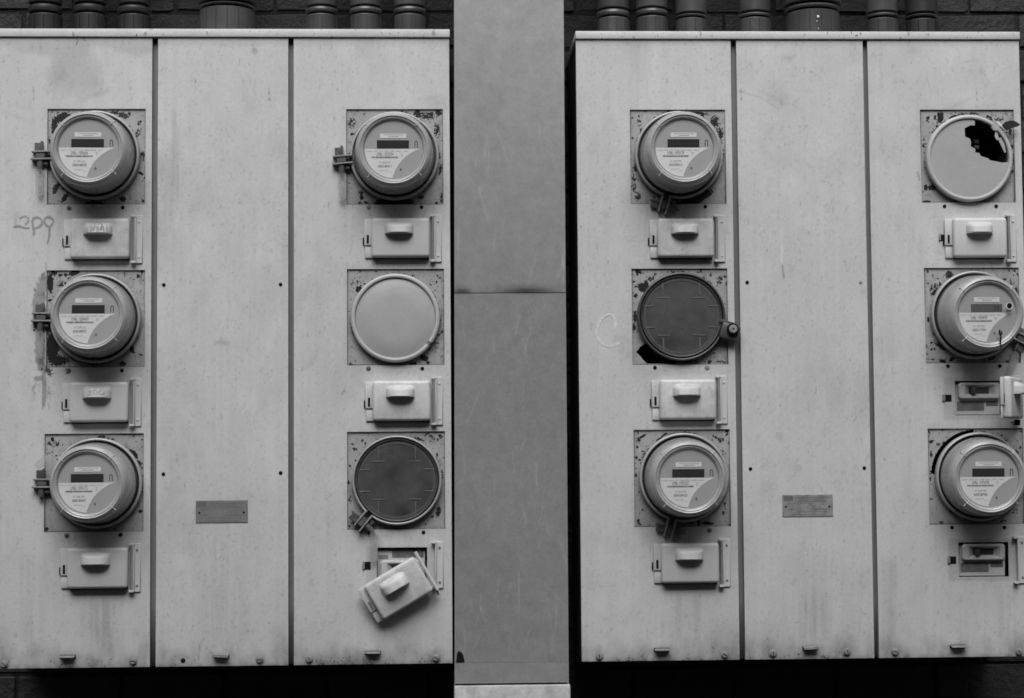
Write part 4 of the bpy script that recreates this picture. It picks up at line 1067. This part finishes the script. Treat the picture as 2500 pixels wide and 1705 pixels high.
meter((0,0), 'round meter at the top left, above the breaker cover with the scribbled handle', 180+1, '1355426', '60001BFE7E', '01 309 013', tagang=0, lcd='0')
meter((0,1), 'round meter beside the smeared grey paint daub, black paint loss at its lower left', 179, '1200429', '60001BFEFC', '01 309 012')
m02, _ = meter((0,2), 'round meter at the bottom left with a clear seal leaning on its upper left', 180, '1393172', '60001BFA97', '01 234 701', tag=False)
meter((1,0), 'round meter at the upper right of the left cabinet, nearest the grey pillar', 185, '1355354', '60001BFA11', '01 309 015', lcd='0')
meter((2,0), 'round meter above the worn patchy breaker cover, just right of the grey pillar', 253, '1393178', '60001BF01C', '01 234 703', lcd='8888888888', tagang=0, taglen=0.035)
meter((2,2), 'round meter below the dark grey cover in the right cabinet, level with its name plate', 254, '1393222', '60001BFA23', '01 234 705', tagang=-4, taglen=0.040)
m31, _ = meter((3,1), 'round meter showing 20, with a hole and a crack in its front', -27, '1393973', '6000117504', '01 170 272', lcd='20', on=True, tagang=18, taglen=0.05)
meter((3,2), 'round meter at the bottom right, above the breaker whose cover is torn off', None, '1393478', '60001BF906', '01 234 706', lcd=None)

# clear seal lying at the upper left of the bottom left meter
MB().box(-0.007, 0.007, -0.003, 0.003, -0.020, 0.020, 0.0028, 2).build('seal_tag', 'tag', m02, (-0.0955, -0.030, 0.044), rot=(0, R(52), 0))
# hole and crack in the front of the meter showing 20
fp = [c for c in m31.children if c.name.startswith('face_plate')][0]
MB().lathe([(0.0052, 0), (0.0050, 0.0012), (0.0040, 0.0016)], 20, capin=True).build('punched_hole', 'dark', fp, (0.0405, -0.0945+0.0, 0.0145))
MB().lathe([(0.0068, 0), (0.0066, 0.0008), (0.0052, 0.0008)], 24).build('melted_rim', 'sticker', fp, (0.0405, -0.0940, 0.0135))
ckr = MB().ribbon([(0.0215, -0.0365), (0.0225, -0.044), (0.0222, -0.054), (0.0222, -0.0655)], 0.0032, 0, False)
ckr.ribbon([(0.0215, -0.0310), (0.0200, -0.0385), (0.0225, -0.0435)], 0.0030, 0, True); ckr.ribbon([(0.0235, -0.0340), (0.0252, -0.0395), (0.0228, -0.043)], 0.0022, 0, True)
ckr.build('crack', 'dark', fp, (0.0, -0.0950, 0.0))

WIDE = [(0.0838, 0.0), (0.0868, 0.003), (0.0868, 0.0100), (0.0853, 0.0140), (0.0822, 0.0155), (0.0792, 0.0148), (0.0780, 0.0122), (0.0780, 0.005)]
MT['caprim'] = surf('cap_rim_plastic', 0.40, 0.42, 0.12, 20, 0.0, 0.05, 120, 0.1, bump=0.06, spec=0.4)
# blank cap ----------------------------------------------------------
def cap_root(key, name, label, cat, yo=-0.010):
    rx, rz = P(*RING[key], yo)
    return thing(name, label, cat, (rx, YP, rz), 'round covers closing empty meter sockets')
bc = cap_root((1,1), 'blank_socket_cap', 'smooth pale grey blank cap in the middle of the left cabinet\'s right door', 'socket cap')
MB().lathe([(0.0779, 0.004), (0.0779, 0.0100), (0.0765, 0.0108), (0.040, 0.0122), (0.002, 0.0136)], 96, capin=True).build('cap_disc', 'capgrey', bc)
ring_part(bc, 'caprim', (-37, 1.6), WIDE)
Fr = frame(-37)
MB().box(0.0775, 0.0850, -0.0165, -0.006, -0.0035, 0.0000, 0.001, 1, Fr).build('ring_catch', 'clampl', bc)
# dark translucent covers ---------------------------------------------
def dark_cover(key, label, ringmat, gap):
    o = cap_root(key, 'dark_socket_cover', label, 'socket cover')
    MB().lathe([(0.0800, 0.004), (0.0798, 0.0125), (0.0785, 0.0142), (0.0770, 0.0130), (0.0755, 0.0108), (0.030, 0.0112), (0.001, 0.0112)], 96, capin=True).build('cover_disc', 'smoke', o)
    MB().lathe([(0.0752, 0.0109), (0.0750, 0.0115), (0.0700, 0.0115), (0.0698, 0.0109)], 80).build('rim_band', 'smokeband', o)
    s_ = 0.000797
    def rib(x0, x1, z0, z1): MB().box(x0*s_, x1*s_, -0.0119, -0.0105, z0*s_, z1*s_, 0.0003, 1).build('rib', 'smokerib', o)
    for sx in (-1, 1):
        for sz in (-1, 1):
            a, b = sorted((sx*43.6, sx*46.4)); c, d = sorted((sz*52, sz*84)); rib(a, b, c, d)
            a, b = sorted((sx*66, sx*92)); c, d = sorted((sz*25.2, sz*27.8)); rib(a, b, c, d)
            a, b = sorted((sx*28, sx*60)); c, d = sorted((sz*44.9, sz*47.1)); rib(a, b, c, d)
    MB().lathe([(0.0035, 0), (0.0035, 0.0012), (0.0024, 0.0012)], 20).build('centre_boss', 'smokerib', o, (0, -0.0109, 0))
    ring_part(o, ringmat, gap)
    return o
d1 = dark_cover((1,2), 'dark grey round cover with pale ring, above the hanging breaker cover', 'ringdull', (230, 4))
clamp_part(d1, 230, tag=True, tagang=0, taglen=0.052)
d2 = dark_cover((2,1), 'dark grey round cover with dark ring and a barrel lock at its right', 'ringdark', (-20, 5))
Fk = frame(-16)
MB().box(0.080, 0.118, -0.024, -0.001, -0.020, 0.012, 0.005, 2, Fk).box(0.074, 0.104, -0.018, -0.002, 0.008, 0.016, 0.002, 1, Fk).build('lock_bracket', 'ringdark', d2)
lx_, lz_ = P(1790.5, 803.5, -0.030); 
lk = MB().lathe([(0.0118, 0.0), (0.0118, 0.006), (0.0105, 0.0075)], 28, capin=True).build('lock_housing', 'dark', d2, (lx_-d2.location.x, -0.0235, lz_-d2.location.z))
MB().lathe([(0.0082, 0.0), (0.0082, 0.0020), (0.0068, 0.0032), (0.0022, 0.0034), (0.0020, 0.0012)], 28, capin=True).build('lock_face', 'clampl', lk, (0, -0.0073, 0))

# broken cap -----------------------------------------------------------
bk = cap_root((3,0), 'broken_socket_cap', 'broken pale grey cap with a jagged black hole at its upper right', 'socket cap')
s_ = 0.797e-3/6.097
jag = [(935,185),(930,270),(870,262),(775,312),(778,440),(850,470),(870,520),(860,585),(930,630),(930,680),(990,690),(1010,735),(1120,770),(1150,800),(1340,838),(1424,830)]
jag = [((a-838)*s_, (768-b)*s_) for a, b in jag]
a0 = math.degrees(math.atan2(jag[0][1], jag[0][0])); a1 = 360+math.degrees(math.atan2(jag[-1][1], jag[-1][0]))
pts = [(0.0778*math.cos(R(a0+(a1-a0)*k/80)), 0.0778*math.sin(R(a0+(a1-a0)*k/80))) for k in range(81)]
from mathutils.geometry import tessellate_polygon
poly = pts+jag[::-1][1:-1]
tri = tessellate_polygon([[Vector((x, z, 0)) for x, z in poly]])
n = len(poly); b = MB()
b.add([(x, -0.0115, z) for x, z in poly]+[(x, -0.0080, z) for x, z in poly],
      [list(t) for t in tri]+[[i+n for i in t][::-1] for t in tri]+[[i, (i+1) % n, (i+1) % n+n, i+n] for i in range(n)])
b.build('cap_disc', 'capgrey', bk)
ring_part(bk, 'caprim', (50, 5), WIDE)
cup = MB().lathe([(0.0752, -0.055), (0.0752, 0.008)], 48); cup.build('socket_cup', 'cup', bk)
for za, zb_ in ((0.024, 0.032), (0.035, 0.044)): MB().box(0.020, 0.031, 0.022, 0.045, za, zb_, .001, 1).build('contact_jaw', 'cup', bk)
# loose shards along the rim
MB().prism([(0.0515,0.0430),(0.0560,0.0350),(0.0600,0.0400),(0.0570,0.0500),(0.0530,0.0520)], -0.0120, -0.0100).build('shard', 'capgrey', bk)
MB().prism([(0.0570,0.0400),(0.0640,0.0250),(0.0700,0.0120),(0.0715,0.0100),(0.0735,0.0120),(0.0705,0.0280),(0.0640,0.0410)], -0.0118, -0.0100).build('shard', 'capgrey', bk)
# torn dark flap sticking out of the ring at the upper right
fl = MB(); N = 12
for sgn in (0, 1):
    pass
FP = [(0.0640,0.0640),(0.0700,0.0700),(0.0800,0.0735),(0.0880,0.0735),(0.0960,0.0690),(0.1010,0.0650),(0.0950,0.0615),(0.0860,0.0590),(0.0780,0.0560),(0.0730,0.0530),(0.0700,0.0570)]
fl.prism(FP, -0.020, -0.0185); fl.build('torn_flap', 'rust', bk)
MB().prism([(0.0545,0.0690),(0.0580,0.0660),(0.0680,0.0560),(0.0715,0.0555),(0.0700,0.0600),(0.0610,0.0680),(0.0550,0.0735)], -0.0185, -0.0165).build('bent_strip', 'sticker', bk)

# ------------------------------------------------------------------ conduits above the cabinets
PG = 'painted conduits rising from the cabinet tops'
def conduit(u, wpx, bands, label, mat='pipe', big=False):
    yc = 0.135
    r = wpx*0.0008/2*(3.42+yc-0.03)/3.42
    yf = yc-r
    x, _ = P(u, 40, yc)
    Z = lambda v: P(u, v, yf)[1]
    zb = ZT+0.010
    hub_t, ring_b, ring_t, cyl_b = [Z(v) for v in bands]
    root = thing('conduit', label, 'conduit', (x, yc, zb), PG)
    rot = (R(90), 0, 0)
    def col(prof, n=40, smooth=True):
        b = MB(); vs_ = []; L = len(prof)
        for k in range(n):
            a = 2*math.pi*(k+0.5)/n
            for rr_, z in prof: vs_.append((rr_*math.cos(a), rr_*math.sin(a), z-zb))
        fs = [[k*L+j, ((k+1) % n)*L+j, ((k+1) % n)*L+j+1, k*L+j+1] for k in range(n) for j in range(L-1)]
        return b.add(vs_, fs, smooth)
    # faceted hub
    col([(r*1.03, zb), (r*1.03, hub_t-0.003), (r*0.985, hub_t-0.0008), (r*0.90, hub_t)], 28, True).build('hub', mat, root, sharp=28)
    sm_ = MB()
    for k in (range(-3, 4) if big else range(-2, 3)):
        a = R(-90+k*(24 if big else 34)+7); cx_, cy_ = r*1.032*math.cos(a), r*1.032*math.sin(a)
        sm_.box(cx_-0.0006, cx_+0.0006, cy_-0.0006, cy_+0.0006, 0, hub_t-0.004-zb)
    sm_.build('seam', 'pipedark' if mat == 'pipe' else 'dark', root)
    col([(r*0.88, hub_t-0.001), (r*0.88, ring_b+0.001)], 32).build('thread', 'dark', root)
    m = (ring_t-ring_b)
    col([(r*0.9, ring_b), (r*1.03, ring_b+m*.12), (r*1.08, ring_b+m*.45), (r*1.03, ring_b+m*.85), (r*0.9, ring_t)], 40).build('lock_nut', mat, root)
    col([(r*0.88, ring_t-0.001), (r*0.88, cyl_b+0.001)], 32).build('thread', 'dark', root)
    k = 1.10 if big else 1.02
    col([(r*.9, cyl_b), (r*k, cyl_b+0.002), (r*k, cyl_b+0.045), (r*.93, cyl_b+0.047), (r*.93, cyl_b+1.6), (0.0001, cyl_b+1.6)], 40).build('pipe', mat, root)
    return root
A1 = (30, 26, 7, 3.5); A2 = (31, 27, 13.5, 10.5); A3 = (38.5, 34.5, 20, 17); A4 = (42, 38, 31, 28)
conduit(111, 79, (29.5, 25, 7, 2.5), 'dark conduit leftmost above the left cabinet', 'pipedark')
conduit(220, 79, (29, 25, 7, 2), 'dark conduit with pale paint drips, second from the left', 'pipedark')
conduit(328, 78, (31.5, 27, 10, 5.5), 'dark conduit with a pale patch, third from the left', 'pipedark')
conduit(555, 131, (11.5, 8, 2, -3), 'thick conduit above the left cabinet\'s middle door', 'pipe', True)
conduit(785, 76, A2, 'grey conduit just right of the thick one above the left cabinet')
conduit(893, 76, A2, 'grey conduit, second from the pillar above the left cabinet')
conduit(1000, 76, A2, 'grey conduit nearest the pillar above the left cabinet')
conduit(1497, 77, A3, 'grey conduit nearest the pillar above the right cabinet')
conduit(1591, 77, (36, 32, 18, 15), 'grey conduit second from the pillar above the right cabinet')
conduit(1687, 77, (41, 37.5, 32, 28), 'grey conduit with a broken paint patch, third from the pillar above the right cabinet')
conduit(1842, 76, (39.5, 35.5, 28.5, 24.5), 'grey conduit standing alone just left of the thick speckled one')
bigR = conduit(1983, 131, (19, 15, 5, 1), 'thick conduit with white droppings above the right cabinet', 'pipe', True)
conduit(2153, 77, (41, 36.5, 29, 25.5), 'grey conduit just right of the thick one above the right cabinet')
conduit(2250, 77, (43, 37.5, 32, 28), 'darker conduit rightmost above the right cabinet', 'pipedark')
for u, v, s_ in ((1997,41,0.0026),(1994,52,0.0012),(1998,70,0.0010),(2061,51,0.0016)):
    x, z = P(u, v, 0.135-0.056)
    if u < 2040: MB().lathe([(s_, 0), (s_*.8, .0006), (s_*.3, .001)], 9, capin=True).build('dropping', 'sticker', bigR, (x-bigR.location.x, -0.0575, z-bigR.location.z))
